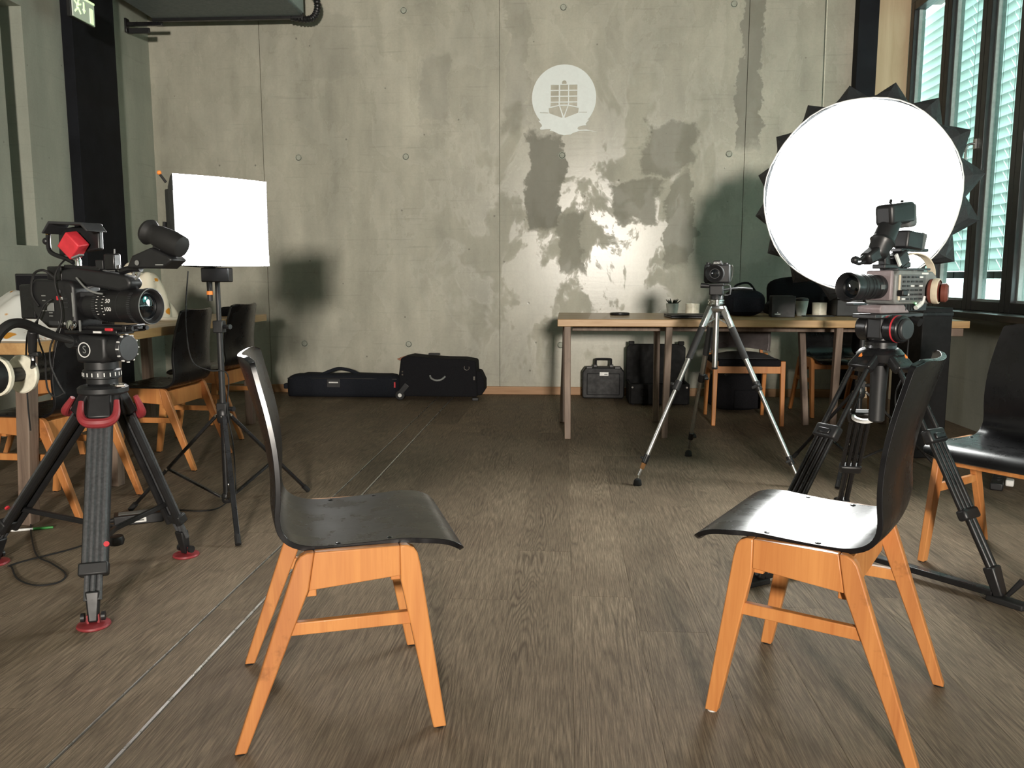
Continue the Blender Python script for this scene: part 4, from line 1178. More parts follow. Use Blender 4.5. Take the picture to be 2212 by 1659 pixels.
rows = [rowf(0.436, 0.434, -0.012), rowf(0.476, 0.440, 0.025), rowf(0.515, 0.440, 0.075), rowf(0.505, 0.430, 0.12), rowf(0.40, 0.36, 0.22), rowf(0.26, 0.245, 0.32), rowf(0.11, 0.11, 0.38)]
L_ = NT * 4; vs = [p for r_ in rows for p in r_]; fs = []
for i in range(len(rows) - 1):
    for k in range(L_):
        k2 = (k + 1) % L_; fs.append((i * L_ + k, i * L_ + k2, (i + 1) * L_ + k2, (i + 1) * L_ + k))
fs.append(tuple((len(rows) - 1) * L_ + k for k in range(L_)))
mb.add(vs, fs); mb.build('fabric_shell', M['softbox_fabric'], so, smooth=False)
vs = [cc + n2 * 0.028]; fs = []
for i, (rr_, d) in enumerate(((0.15, 0.026), (0.30, 0.018), (0.40, 0.006), (RD - 0.006, -0.006))):
    for k in range(64):
        a = 2 * PI * k / 64; wob = 1 + 0.004 * math.sin(8 * a)
        vs.append(cc + s2 * (rr_ * wob * math.cos(a)) + u2 * (rr_ * wob * math.sin(a)) + n2 * d)
for k in range(64): fs.append((0, 1 + k, 1 + (k + 1) % 64))
for i in range(3):
    for k in range(64):
        k2 = (k + 1) % 64; fs.append((1 + i * 64 + k, 1 + (i + 1) * 64 + k, 1 + (i + 1) * 64 + k2, 1 + i * 64 + k2))
MB().add(vs, fs).build('diffuser', M['soft_face_right'], so)
MB().tube([rp(0.438 + 0.003 * math.sin(7 * 2 * PI * k / 48), 2 * PI * k / 48, -0.010) for k in range(48)], 0.0035, 6, 0, True).build('rim_piping', M['white_plastic'], so)
MB().cyl(cc - n2 * 0.37, cc - n2 * 0.56, 0.062, 0.058, 20).build('lamp_head', M['black_plastic'], so, bevel=0.004)
hb = cc - n2 * 0.44
MB().tube([(0, 0, 1.22), (0, 0, hb.z - 0.06), hb], 0.013, 10, 3).build('tilt_bracket', M['black_metal'], so)

# ------------------------------------------------------------------ tripods
def tube_row(mb, p0, p1, n, pitch, r, side, k=10):
    s_ = Vector(side).normalized()
    for i in range(n):
        o2 = s_ * ((i - (n - 1) / 2) * pitch); mb.cyl(Vector(p0) + o2, Vector(p1) + o2, r, None, k)
def left_tripod():
    O = Vector((-1.47, 2.5, 0))
    t = thing('video_tripod', 'carbon video tripod with red collars and red foot discs at left', 'tripod', O)
    feet = [Vector((-1.345, 2.163, 0)) - O, Vector((-1.355, 2.764, 0)) - O, Vector((-1.985, 2.640, 0)) - O]
    # crown and bowl
    MB().lathe([(0.030, 0.545), (0.036, 0.555), (0.046, 0.605), (0.050, 0.640), (0.050, 0.655), (0.044, 0.656), (0.040, 0.640)], (0, 0, 0), (0, 0, 1), 28).build('bowl', M['graphite'], t)
    MB().lathe([(0.070, 0.628), (0.075, 0.634), (0.075, 0.648), (0.066, 0.655), (0.050, 0.655)], (0, 0, 0), (0, 0, 1), 28, True, False).build('crown', M['dark_grey'], t)
    MB().lathe([(0.016, 0.47), (0.020, 0.48), (0.018, 0.545)], (0, 0, 0), (0, 0, 1), 16).build('bowl_knob', M['black_plastic'], t)
    MB().prism([(0.015, -0.012), (0.075, -0.016), (0.095, 0.004), (0.060, 0.018), (0.018, 0.014)], 0.652, 0.662, Matrix.Rotation(R(-20), 3, 'Z')).build('lock_lever', M['chrome'], t, bevel=0.003)
    for i, f in enumerate(feet):
        d = Vector((f.x, f.y, 0)).normalized(); s_ = Vector((-d.y, d.x, 0))
        p0 = d * 0.062 + Vector((0, 0, 0.600)); p1 = f + Vector((0, 0, 0.060))
        ax = (p1 - p0).normalized(); L = (p1 - p0).length
        # shoulder
        MB().bar(d * 0.045 + Vector((0, 0, 0.632)), p0 + ax * 0.05, 0.066, 0.034, 0.070, 0.034, side=s_).build('shoulder', M['black_plastic'], t, bevel=0.006)
        # red lever: U shaped band round the shoulder
        nb = ax.cross(s_).normalized()
        if nb.dot(d) < 0: nb = -nb
        c0 = p0 + ax * 0.035 + nb * 0.020
        MB().tube([c0 + s_ * 0.050 - ax * 0.040, c0 + s_ * 0.050 + ax * 0.005, c0 + s_ * 0.034 + ax * 0.030 + nb * 0.004, c0 + ax * 0.036 + nb * 0.006, c0 - s_ * 0.034 + ax * 0.030 + nb * 0.004, c0 - s_ * 0.050 + ax * 0.005, c0 - s_ * 0.050 - ax * 0.040], lambda q: 0.0080 + 0.0075 * math.sin(PI * q), 10, 5).build('red_lever', M['red_metal'], t)
        mb = MB(); q0 = p0 + ax * 0.05; q1 = p0 + ax * (L * 0.86)
        tube_row(mb, q0, q1, 4, 0.0155, 0.0098, s_); mb.build('leg', M['carbon'], t)
        mb = MB(); tube_row(mb, q0 + nb * 0.001 - nb * 0.012, q1 - nb * 0.012, 2, 0.050, 0.0125, s_); mb.build('leg_rail', M['black_plastic'], t)
        MB().bar(p0 + ax * (L * 0.80), p0 + ax * (L * 0.86), 0.080, 0.036, side=s_).build('leg_clamp', M['dark_grey'], t, bevel=0.005)
        mb = MB(); tube_row(mb, q1, p0 + ax * (L * 0.975), 3, 0.0165, 0.0085, s_); mb.build('lower_leg', M['carbon'], t)
        ft = MB().bar(p0 + ax * (L * 0.93), f + Vector((0, 0, 0.012)), 0.040, 0.032, 0.026, 0.024, side=s_).build('foot_joint', M['black_plastic'], t, bevel=0.005)
        for q in (-1, 1):
            MB().cyl(f + s_ * (q * 0.022) + Vector((0, 0, 0.028)), f + s_ * (q * 0.032) + Vector((0, 0, 0.028)), 0.013, None, 14).build('roller', M['black_plastic'], ft)
            MB().box(f + s_ * (q * 0.014) + Vector((0, 0, 0.020)), (0.006, 0.012, 0.030), Matrix.Rotation(math.atan2(s_.y, s_.x), 3, 'Z')).build('red_lug', M['red_metal'], ft)
        MB().lathe([(0.044, 0.0), (0.046, 0.003), (0.044, 0.008), (0.030, 0.010), (0.0, 0.011)], f, (0, 0, 1), 26, True, False).build('foot_disc', M['red_metal'], t)
        # mid-level spreader arm
        pm = p0 + ax * (L * 0.72)
        MB().bar(pm, Vector((0.0, 0.02, pm.z - 0.035)), 0.014, 0.016, side=s_).build('spreader_arm', M['black_plastic'], t, bevel=0.002)
        MB().cyl(pm + nb * 0.012 + s_ * 0.034, pm + nb * 0.018 + s_ * 0.034, 0.008, None, 10).build('red_button', M['red_bright'], t)
    MB().lathe([(0.022, -0.014), (0.026, 0), (0.022, 0.014)], (0.0, 0.02, 0.135), (0, 0, 1), 14).build('spreader_hub', M['black_plastic'], t)
    # fluid head
    H0 = Matrix.Rotation(R(-14), 3, 'Z')
    def hl(p): return H0 @ Vector(p)
    head = MB().lathe([(0.040, 0.655), (0.046, 0.662), (0.046, 0.676), (0.056, 0.680), (0.056, 0.704), (0.050, 0.708), (0.050, 0.730)], (0, 0, 0), (0, 0, 1), 32).build('fluid_head', M['dark_grey'], t)
    for k in range(20):
        a = 2 * PI * k / 20
        MB().box((0.0565 * math.cos(a), 0.0565 * math.sin(a), 0.692), (0.0015, 0.003, 0.012), Matrix.Rotation(a, 3, 'Z')).build('tick', M['white_print'], head)
    mb = MB(); mb.prism([(-0.055, 0.728), (0.045, 0.728), (0.060, 0.745), (0.060, 0.812), (-0.045, 0.818), (-0.060, 0.795)], -0.045, 0.045, H0 @ frame((1, 0, 0), (0, 0, 1)))
    mb.build('head_body', M['dark_grey'], head, bevel=0.010)
    MB().cyl(hl((0.05, 0, 0.775)), hl((0.098, 0, 0.775)), 0.040, None, 26).build('drag_drum', M['dark_grey'], head, bevel=0.003)
    MB().cyl(hl((0.098, 0, 0.775)), hl((0.112, 0, 0.775)), 0.044, 0.041, 26).build('drag_ring', M['graphite'], head, bevel=0.003)
    for k in range(12):
        a = 2 * PI * k / 12
        MB().box(hl((0.106, 0.0435 * math.cos(a), 0.775 + 0.0435 * math.sin(a))), (0.009, 0.004, 0.004), H0 @ Matrix.Rotation(a, 3, 'X')).build('tick', M['white_print'], head)
    lg_ = hl((-0.018, -0.0465, 0.770)); fm = H0 @ frame((1, 0, 0), (0, 0, 1))
    MB().lathe([(0.021, 0.0), (0.024, 0.0), (0.024, 0.0015), (0.021, 0.0015)], lg_, H0 @ Vector((0, -1, 0)), 28, False, False).build('logo_ring', M['white_print'], head)
    lettering('S', 0.034, M['camera_grey'], head, lg_, fm)
    MB().box(hl((0.0, 0, 0.826)), (0.205, 0.075, 0.014), H0).build('top_plate', M['black_metal'], head, bevel=0.003)
    MB().box(hl((0.075, -0.038, 0.835)), (0.03, 0.008, 0.010), H0).build('plate_lock', M['red_bright'], head, bevel=0.003)
    MB().box(hl((0.030, -0.039, 0.826)), (0.03, 0.004, 0.006), H0).build('plate_scale', M['white_print'], head)
    # pan handle curving to the left with a grip
    hpts = [at_y(165, 738, 2.46) - O, at_y(120, 726, 2.42) - O, at_y(75, 708, 2.36) - O, at_y(45, 698, 2.31) - O, at_y(18, 703, 2.27) - O, at_y(-8, 730, 2.24) - O, at_y(-22, 775, 2.22) - O]
    MB().tube(hpts, lambda q: 0.0105 + 0.004 * min(1, q * 3), 10, 6).build('pan_handle', M['rubber'], head)
    g0 = at_y(70, 715, 2.36) - O; g1 = at_y(70, 762, 2.38) - O
    MB().cyl(g0, g1, 0.014, 0.012, 12).build('handle_joint', M['black_plastic'], head, bevel=0.003)
    MB().box((g1 + Vector((0.008, 0, -0.004))), (0.03, 0.02, 0.014)).build('handle_knob', M['black_plastic'], head, bevel=0.003)
    MB().cyl(at_y(150, 738, 2.45) - O, hl((-0.055, 0, 0.79)), 0.020, 0.024, 14).build('handle_rosette', M['dark_grey'], head)
    # hand wheel controller hanging below
    w0 = at_y(50, 808, 2.42) - O; ax_ = Vector((-0.22, -0.97, 0.04)).normalized()
    wc = MB().cyl(w0 - ax_ * 0.03, w0 + ax_ * 0.085, 0.022, None, 14).build('wheel_hub', M['black_plastic'], head)
    MB().lathe([(0.020, 0.0), (0.058, 0.0), (0.060, 0.004), (0.060, 0.012), (0.056, 0.016), (0.020, 0.016)], w0 - ax_ * 0.006, ax_, 30, False, False).build('focus_wheel', M['cream_ceramic'], wc)
    MB().lathe([(0.054, 0.0), (0.060, 0.003), (0.060, 0.014), (0.054, 0.018)], w0 + ax_ * 0.082, ax_, 30).build('white_ring', M['cream_ceramic'], wc)
    MB().lathe([(0.054, 0.0), (0.050, 0.022), (0.036, 0.042), (0.015, 0.051), (0.0, 0.052)], w0 + ax_ * 0.100, ax_, 28, True, False).build('ball_grip', M['black_plastic'], wc)
    MB().tube([g1, g1 + Vector((0.0, 0, -0.03)), w0 - ax_ * 0.03], 0.007, 8, 4).build('wheel_arm', M['black_metal'], head)
left_tripod()

def right_tripod():
    O = Vector((1.085, 2.88, 0))
    t = thing('cine_tripod', 'black twin-tube tripod with floor spreader under the big right camera', 'tripod', O)
    feet = [Vector((1.352, 2.512, 0)) - O, Vector((0.640, 2.622, 0)) - O, Vector((1.140, 3.345, 0)) - O]
    MB().lathe([(0.020, 0.50), (0.026, 0.505), (0.026, 0.60), (0.030, 0.70)], (0, 0, 0), (0, 0, 1), 18).build('bowl_knob', M['dark_grey'], t)
    MB().lathe([(0.050, 0.700), (0.072, 0.712), (0.078, 0.738), (0.066, 0.752), (0.052, 0.758), (0.050, 0.768), (0.046, 0.770)], (0, 0, 0), (0, 0, 1), 30).build('bowl', M['black_metal'], t)
    sp_c = Vector((-0.045, -0.02, 0.032))
    for i, f in enumerate(feet):
        d = Vector((f.x, f.y, 0)).normalized(); s_ = Vector((-d.y, d.x, 0))
        p0 = d * 0.070 + Vector((0, 0, 0.735)); p1 = f + Vector((0, 0, 0.045)); ax = (p1 - p0).normalized(); L = (p1 - p0).length
        nb = ax.cross(s_).normalized()
        if nb.dot(d) < 0: nb = -nb
        MB().bar(d * 0.030 + Vector((0, 0, 0.748)), p0 + ax * 0.055, 0.080, 0.040, 0.092, 0.034, side=s_).build('shoulder', M['black_metal'], t, bevel=0.008)
        mk = MB(); mk.prism([(-0.006, -0.007), (0.006, -0.007), (0.007, 0.001), (0.003, 0.003), (0.001, 0.009), (-0.004, 0.002)], 0.0, 0.0012, frame(s_, -ax), p0 + ax * 0.012 + nb * 0.021)
        mk.build('orange_mark', M['orange'], t)
        mb = MB(); tube_row(mb, p0 + ax * 0.045, p0 + ax * (L * 0.36), 2, 0.064, 0.0085, s_, 12); mb.build('upper_leg', M['black_metal'], t)
        MB().bar(p0 + ax * (L * 0.335), p0 + ax * (L * 0.395), 0.092, 0.034, side=s_).build('leg_clamp', M['black_plastic'], t, bevel=0.008)
        MB().box(p0 + ax * (L * 0.37) + nb * 0.018, (0.05, 0.012, 0.020), frame(s_, nb)).build('clamp_lever', M['black_metal'], t, bevel=0.004)
        mb = MB(); tube_row(mb, p0 + ax * (L * 0.38), p0 + ax * (L * 0.70), 4, 0.0205, 0.0082, s_, 12); mb.build('middle_leg', M['black_metal'], t)
        MB().bar(p0 + ax * (L * 0.675), p0 + ax * (L * 0.72), 0.082, 0.034, side=s_).build('leg_clamp', M['black_plastic'], t, bevel=0.008)
        mb = MB(); tube_row(mb, p0 + ax * (L * 0.71), p0 + ax * (L * 0.95), 2, 0.024, 0.0105, s_, 12); mb.build('lower_leg', M['black_metal'], t)
        ft = MB().bar(p0 + ax * (L * 0.91), f + Vector((0, 0, 0.02)), 0.050, 0.036, 0.036, 0.030, side=s_).build('foot_joint', M['black_plastic'], t, bevel=0.006)
        MB().box(f + Vector((0, 0, 0.010)) + d * 0.02, (0.11, 0.046, 0.020), Matrix.Rotation(math.atan2(d.y, d.x), 3, 'Z')).build('foot_pad', M['rubber'], ft, bevel=0.005)
        MB().cyl(f + d * 0.02 + Vector((0, 0, 0.03)), f + d * 0.055 + s_ * 0.01 + Vector((0, 0, 0.085)), 0.007, 0.010, 10).build('foot_lever', M['black_plastic'], ft)
        MB().bar(f + Vector((0, 0, 0.026)) - d * 0.02, sp_c, 0.034, 0.020, side=s_).build('spreader_arm', M['black_metal'], t, bevel=0.003)
        MB().bar(f * 0.9 + sp_c * 0.1 + Vector((0, 0, 0.030)), f * 0.35 + sp_c * 0.65 + Vector((0, 0, 0.014)), 0.018, 0.008, side=s_).build('spreader_slide', M['dark_grey'], t, bevel=0.002)
    MB().lathe([(0.034, 0.012), (0.040, 0.02), (0.040, 0.042), (0.030, 0.048), (0.012, 0.05)], (sp_c.x, sp_c.y, 0), (0, 0, 1), 18).build('spreader_hub', M['black_plastic'], t)
    # fluid head: two drums either side of a cradle
    H0 = Matrix.Rotation(R(-146), 3, 'Z')
    def hl(p): return H0 @ Vector(p)
    head = MB().lathe([(0.040, 0.765), (0.052, 0.768), (0.052, 0.778), (0.040, 0.785), (0.040, 0.80)], (0, 0, 0), (0, 0, 1), 28).build('fluid_head', M['black_metal'], t)
    MB().cyl(hl((0, 0.028, 0.825)), hl((0, 0.085, 0.825)), 0.046, None, 28).build('drag_drum', M['black_metal'], head, bevel=0.006)
    MB().cyl(hl((0, -0.028, 0.825)), hl((0, -0.075, 0.825)), 0.046, None, 28).build('drag_drum', M['black_metal'], head, bevel=0.006)
    MB().cyl(hl((0, 0.085, 0.825)), hl((0, 0.098, 0.825)), 0.038, 0.034, 24).build('drum_cap', M['graphite'], head, bevel=0.003)
    MB().cyl(hl((0, 0.060, 0.825)), hl((0, 0.066, 0.825)), 0.0466, None, 28).build('red_ring', M['red_bright'], head)
    MB().box(hl((0, 0, 0.825)), (0.085, 0.060, 0.075), H0).build('cradle', M['dark_grey'], head, bevel=0.008)
    MB().box(hl((-0.03, 0, 0.868)), (0.26, 0.090, 0.014), H0).build('top_plate', M['graphite'], head, bevel=0.003)
    MB().box(hl((0.045, 0.046, 0.868)), (0.05, 0.004, 0.008), H0).build('plate_scale', M['chrome'], head)
    MB().cyl(hl((-0.10, 0.045, 0.855)), hl((-0.10, 0.075, 0.845)), 0.012, 0.015, 12).build('plate_knob', M['black_plastic'], head)
    MB().tube([hl((-0.05, -0.06, 0.81)), hl((-0.12, -0.09, 0.80)), hl((-0.22, -0.10, 0.77))], 0.009, 10, 4).build('pan_handle', M['black_plastic'], head)
    # plain white band round the rear leg
    MB().lathe([(0.028, -0.006), (0.040, -0.006), (0.040, 0.008), (0.028, 0.008)], (Vector(feet[2]) * 0.40 + Vector((0, 0, 0.485))), Vector((0.05, 0.3, -1)), 20, False, False).build('white_band', M['white_plastic'], t)
right_tripod()

def silver_tripod():
    O = Vector((0.748, 4.12, 0))
    t = thing('photo_tripod', 'silver and black photo tripod in front of the right table', 'tripod', O)
    feet = [Vector((0.359, 3.89, 0)) - O, Vector((1.127, 3.906, 0)) - O, Vector((0.702, 4.566, 0)) - O]
    MB().lathe([(0.030, 0.826), (0.040, 0.832), (0.046, 0.845), (0.040, 0.856), (0.026, 0.860)], (0, 0, 0), (0, 0, 1), 22).build('crown', M['silver'], t)
    MB().cyl((0.003, 0, 0.55), (0.003, 0, 0.87), 0.0140, None, 18).build('centre_column', M['silver'], t)
    MB().lathe([(0.012, -0.010), (0.015, -0.006), (0.015, 0.0)], (0.003, 0, 0.552), (0, 0, 1), 14).build('column_end', M['rubber'], t)
    MB().lathe([(0.030, 0.864), (0.040, 0.866), (0.040, 0.873), (0.034, 0.875), (0.034, 0.880), (0.040, 0.882), (0.040, 0.888), (0.02, 0.889)], (0, 0, 0), (0, 0, 1), 24).build('pan_disc', M['chrome'], t)
    for i, f in enumerate(feet):
        d = Vector((f.x, f.y, 0)).normalized(); s_ = Vector((-d.y, d.x, 0))
        p0 = d * 0.034 + Vector((0, 0, 0.850)); p1 = f + Vector((0, 0, 0.035)); ax = (p1 - p0).normalized(); L = (p1 - p0).length
        P = lambda k: p0 + ax * (L * k)
        MB().bar(p0 - ax * 0.005, P(0.125), 0.030, 0.030, 0.030, 0.028, side=s_).build('shoulder', M['silver'], t, bevel=0.006)
        for q in (-1, 1): MB().cyl(P(0.115) + s_ * (q * 0.013), P(0.115) + s_ * (q * 0.020), 0.006, None, 10).build('shoulder_bolt', M['chrome'], t)
        MB().cyl(P(0.12), P(0.305), 0.0170, 0.0165, 16).build('foam_grip', M['rubber'], t)
        MB().cyl(P(0.30), P(0.46), 0.0130, None, 16).build('leg', M['silver'], t)
        cl = MB().cyl(P(0.435), P(0.490), 0.0175, None, 16).build('leg_clamp', M['black_plastic'], t, bevel=0.003)
        MB().box(P(0.462) - s_ * 0.022, (0.024, 0.014, 0.040), frame(s_, ax)).build('clamp_lever', M['graphite'], cl, bevel=0.004)
        MB().cyl(P(0.48), P(0.88), 0.0105, None, 14).build('lower_leg', M['silver'], t)
        cl = MB().cyl(P(0.865), P(0.915), 0.0145, None, 14).build('leg_clamp', M['black_plastic'], t, bevel=0.003)
        MB().box(P(0.89) - s_ * 0.018, (0.020, 0.012, 0.030), frame(s_, ax)).build('clamp_lever', M['graphite'], cl, bevel=0.003)
        if i == 0: MB().cyl(P(0.915), P(0.948), 0.0115, 0.010, 12).build('tape_wrap', M['tan_tape'], t)
        MB().cyl(P(0.90), P(0.985), 0.0075, None, 12).build('tip_tube', M['silver'], t)
        MB().cyl(P(0.97), f + Vector((0, 0, 0.020)), 0.003, None, 8).build('spike', M['chrome'], t)
        MB().lathe([(0.020, 0.0), (0.021, 0.004), (0.018, 0.022), (0.014, 0.030), (0.006, 0.034)], f, (0, 0, 1), 16).build('rubber_foot', M['rubber'], t)
        MB().bar(P(0.10) - d * 0.01, Vector((0.003, 0, 0.80)), 0.010, 0.006, side=s_).build('brace', M['silver'], t, bevel=0.001)
    hd_ = R(-106); H0 = Matrix.Rotation(hd_, 3, 'Z')
    def hl(p): return H0 @ Vector(p)
    head = MB().lathe([(0.030, 0.888), (0.034, 0.892), (0.030, 0.915), (0.026, 0.92)], (0, 0, 0), (0, 0, 1), 20).build('tilt_head', M['black_plastic'], t)
    MB().box(hl((0, 0, 0.934)), (0.06, 0.066, 0.050), H0).build('head_block', M['black_plastic'], head, bevel=0.006)
    MB().box(hl((0, 0, 0.962)), (0.07, 0.074, 0.010), H0).build('camera_plate', M['dark_grey'], head, bevel=0.003)
    MB().tube([hl((0, 0.030, 0.935)), hl((-0.05, 0.10, 0.945)), hl((-0.12, 0.16, 0.940))], 0.006, 8, 3).build('pan_handle', M['black_plastic'], head)
    MB().cyl(hl((0.02, -0.033, 0.955)), hl((0.02, -0.075, 0.958)), 0.010, 0.013, 12).build('tilt_knob', M['black_plastic'], head)
    MB().tube([hl((0.02, 0.04, 0.96)), hl((0.02, 0.064, 0.958)), hl((0.02, 0.066, 0.915)), hl((0.02, 0.040, 0.912))], 0.004, 6, 2).build('level_bracket', M['graphite'], head)
    # stills camera on top, its own thing
    c = thing('mirrorless_camera', 'small black stills camera on the silver tripod, lens towards the viewer', 'camera', O + Vector((0, 0, 0.967)), hd_)
    MB().box((-0.010, 0.0, 0.048), (0.055, 0.124, 0.092)).build('body', M['black_plastic'], c, bevel=0.008)
    MB().box((0.008, -0.047, 0.046), (0.045, 0.030, 0.088)).build('grip', M['rubber'], c, bevel=0.010)
    mb = MB(); mb.prism([(-0.026, 0.090), (0.026, 0.090), (0.016, 0.112), (-0.016, 0.112)], -0.030, 0.020, frame((0, 1, 0), (0, 0, 1))); mb.build('finder_hump', M['black_plastic'], c, bevel=0.003)
    lettering('SONY', 0.013, M['white_print'], c, (0.0206, 0.0, 0.100), frame((0, 1, 0), (0, 0, 1)))
    MB().cyl((-0.01, -0.045, 0.093), (-0.01, -0.045, 0.103), 0.011, None, 14).build('mode_dial', M['dark_grey'], c)
    MB().cyl((-0.01, 0.040, 0.093), (-0.01, 0.040, 0.100), 0.009, None, 14).build('dial', M['dark_grey'], c)
    ln = MB().lathe([(0.036, 0.015), (0.036, 0.05), (0.040, 0.055), (0.040, 0.10), (0.043, 0.108), (0.043, 0.130), (0.040, 0.132), (0.036, 0.128), (0.024, 0.110)], (0, 0, 0.048), (1, 0, 0), 32).build('lens', M['black_plastic'], c)
    MB().lathe([(0.0405, 0.066), (0.0412, 0.068), (0.0412, 0.092), (0.0405, 0.094)], (0, 0, 0.048), (1, 0, 0), 32, False, False).build('focus_ring', M['graphite'], ln)
    MB().lathe([(0.0235, 0.108), (0.018, 0.113), (0.0, 0.117)], (0, 0, 0.048), (1, 0, 0), 24, True, False).build('front_glass', M['lens_glass'], ln)
    MB().tube([(0.0, 0.064, 0.082), (0.004, 0.072, 0.086), (-0.005, 0.072, 0.04), (-0.005, 0.066, 0.012)], 0.003, 6, 4).build('strap_lug', M['chrome'], c)
silver_tripod()

# ------------------------------------------------------------------ big cinema camera at left
def left_camera():
    O = Vector((-1.47, 2.5, 0.833)); h = R(-14)
    c = thing('cinema_camera', 'black cinema camera with long lens and red cube on top at left', 'camera', O, h)
    Rc = Matrix.Rotation(-h, 3, 'Z')
    def lp(px, py, dy=0.0):
        # point on the camera's own vertical plane (offset dy to its left), in local coordinates
        n = Vector((-math.sin(h), math.cos(h), 0)); d = ray(px, py)
        t = ((Vector((O.x, O.y, 0)) + n * dy) @ n) / (d @ n)
        return Rc @ (Vector((0, 0, EYE)) + d * t - O)
    # body
    mb = MB(); mb.prism([(-0.185, 0.030), (-0.150, 0.004), (-0.040, 0.004), (-0.036, 0.020), (-0.036, 0.135), (-0.050, 0.150), (-0.190, 0.158), (-0.205, 0.145), (-0.208, 0.060)], -0.055, 0.055, frame((1, 0, 0), (0, 0, 1)))
    body = mb.build('body', M['black_plastic'], c, bevel=0.008)
    MB().box((-0.235, 0.0, 0.085), (0.060, 0.095, 0.110)).build('battery', M['black_metal'], c, bevel=0.006)
    MB().box((-0.130, -0.0565, 0.070), (0.028, 0.003, 0.026)).build('status_display', M['camera_grey'], body, bevel=0.002)
    MB().box((-0.095, -0.0565, 0.098), (0.018, 0.004, 0.014)).build('badge', M['red_bright'], body, bevel=0.002)
    MB().box((-0.086, -0.0570, 0.097), (0.012, 0.004, 0.009)).build('badge_plate', M['white_print'], body, bevel=0.001)
    MB().box((-0.095, -0.0565, 0.118), (0.018, 0.003, 0.014)).build('key', M['graphite'], body, bevel=0.002)
    for zz, ww in ((0.105, 0.016), (0.090, 0.012), (0.058, 0.016)): MB().box((-0.155, -0.0565, zz), (ww, 0.002, 0.003)).build('marking', M['camera_grey'], body)
    for zz in (0.052, 0.042): MB().box((-0.130, -0.0565, zz), (0.014, 0.002, 0.003)).build('marking', M['camera_grey'], body)
    for zz in (0.096, 0.084, 0.070): MB().box((-0.068, -0.0565, zz), (0.018, 0.002, 0.0025)).build('marking', M['graphite'], body)
    MB().box((-0.120, -0.0565, 0.020), (0.040, 0.003, 0.014)).build('label_plate', M['graphite'], body, bevel=0.001)
    lettering('M1 MS 1', 0.010, M['white_print'], body, (-0.085, -0.0562, 0.019), frame((1, 0, 0), (0, 0, 1)))
    MB().lathe([(0.014, 0), (0.016, 0.003), (0.016, 0.012), (0.010, 0.016)], (-0.047, -0.055, 0.015), (0, -1, 0), 16).build('connector', M['chrome'], body)
    MB().box((-0.043, -0.053, 0.078), (0.006, 0.006, 0.075)).build('cage_edge', M['camera_grey'], body, bevel=0.001)
    MB().box((-0.030, -0.045, 0.012), (0.005, 0.006, 0.035)).build('cage_edge', M['camera_grey'], body, bevel=0.001)
    # lens
    Lz = 0.074
    ln = MB().lathe([(0.040, -0.036), (0.042, -0.02), (0.044, -0.018), (0.044, 0.016), (0.049, 0.020), (0.049, 0.052), (0.051, 0.055), (0.051, 0.115), (0.0535, 0.120), (0.0535, 0.190), (0.056, 0.194), (0.056, 0.206), (0.053, 0.208), (0.047, 0.204), (0.043, 0.190)], (0, 0, Lz), (1, 0, 0), 40).build('lens', M['black_plastic'], c)
    MB().lathe([(0.0425, 0.188), (0.034, 0.194), (0.018, 0.198), (0.0, 0.199)], (0, 0, Lz), (1, 0, 0), 32, True, False).build('front_glass', M['lens_glass'], ln)
    MB().lathe([(0.0532, 0.2085), (0.0555, 0.2075)], (0, 0, Lz), (1, 0, 0), 36, False, False).build('front_ring', M['camera_grey'], ln)
    MB().ball((0.1962, -0.012, Lz + 0.020), 0.012, 12, 6, (0.12, 1, 1)).build('painted_glint', M['glint_teal'], ln)  # lens reflection put in as a flat teal blob, likewise the next
    MB().ball((0.1962, 0.016, Lz + 0.006), 0.007, 12, 6, (0.12, 0.7, 1)).build('painted_glint', M['glint_teal'], ln)
    for u0, u1, rr, nt_ in ((0.022, 0.034, 0.0494, 44), (0.160, 0.172, 0.0540, 52)):
        for k in range(nt_):
            a = 2 * PI * k / nt_
            if math.sin(a) > 0.75: continue
            if math.cos(a) < -0.2 or True:
                y, z = rr * math.cos(a), rr * math.sin(a)
                if y > 0.01: continue
                MB().box(((u0 + u1) / 2, y, Lz + z), (u1 - u0, 0.0016, 0.0030), Matrix.Rotation(a, 3, 'X')).build('gear_tooth', M['graphite'], ln)
    for u_ in (0.056, 0.118): MB().lathe([(0.0515 if u_ < 0.1 else 0.0540, 0), (0.0515 if u_ < 0.1 else 0.0540, 0.0012)], (u_, 0, Lz), (1, 0, 0), 36, False, False).build('index_line', M['graphite'], ln)
    # focal length figures on the near side of the barrel
    for s_, a in (('50', 18), ('100', -10)):
        aa = R(a); nrm_ = Vector((0, -math.cos(aa), math.sin(aa)))
        lettering(s_, 0.018, M['white_print'], ln, Vector((0.086, 0, Lz)) + nrm_ * 0.0514, frame((1, 0, 0), Vector((0, math.sin(aa), math.cos(aa)))))
    for k in range(7):
        aa = R(-30 + 11 * k); nrm_ = Vector((0, -math.cos(aa), math.sin(aa)))
        for u_ in (0.042, 0.066):
            MB().box(Vector((u_, 0, Lz)) + nrm_ * (0.0494 if u_ < 0.05 else 0.0512), (0.006, 0.0012, 0.0014), Matrix.Rotation(-aa, 3, 'X')).build('scale_mark', M['white_print'], ln)
    MB().bar((0.02, 0, 0.004), (0.13, 0, 0.004), 0.03, 0.010).build('lens_support', M['dark_grey'], c, bevel=0.002)
    for yy in (-0.03, 0.03): MB().cyl((-0.06, yy, 0.006), (0.16, yy, 0.006), 0.0075, None, 12).build('rod', M['black_metal'], c)
    MB().box((0.135, 0, 0.006), (0.016, 0.085, 0.022)).build('rod_bridge', M['black_metal'], c, bevel=0.003)
    MB().box((0.155, -0.01, 0.012 - 0.004), (0.03, 0.02, 0.010)).build('lens_foot', M['black_metal'], c, bevel=0.002)
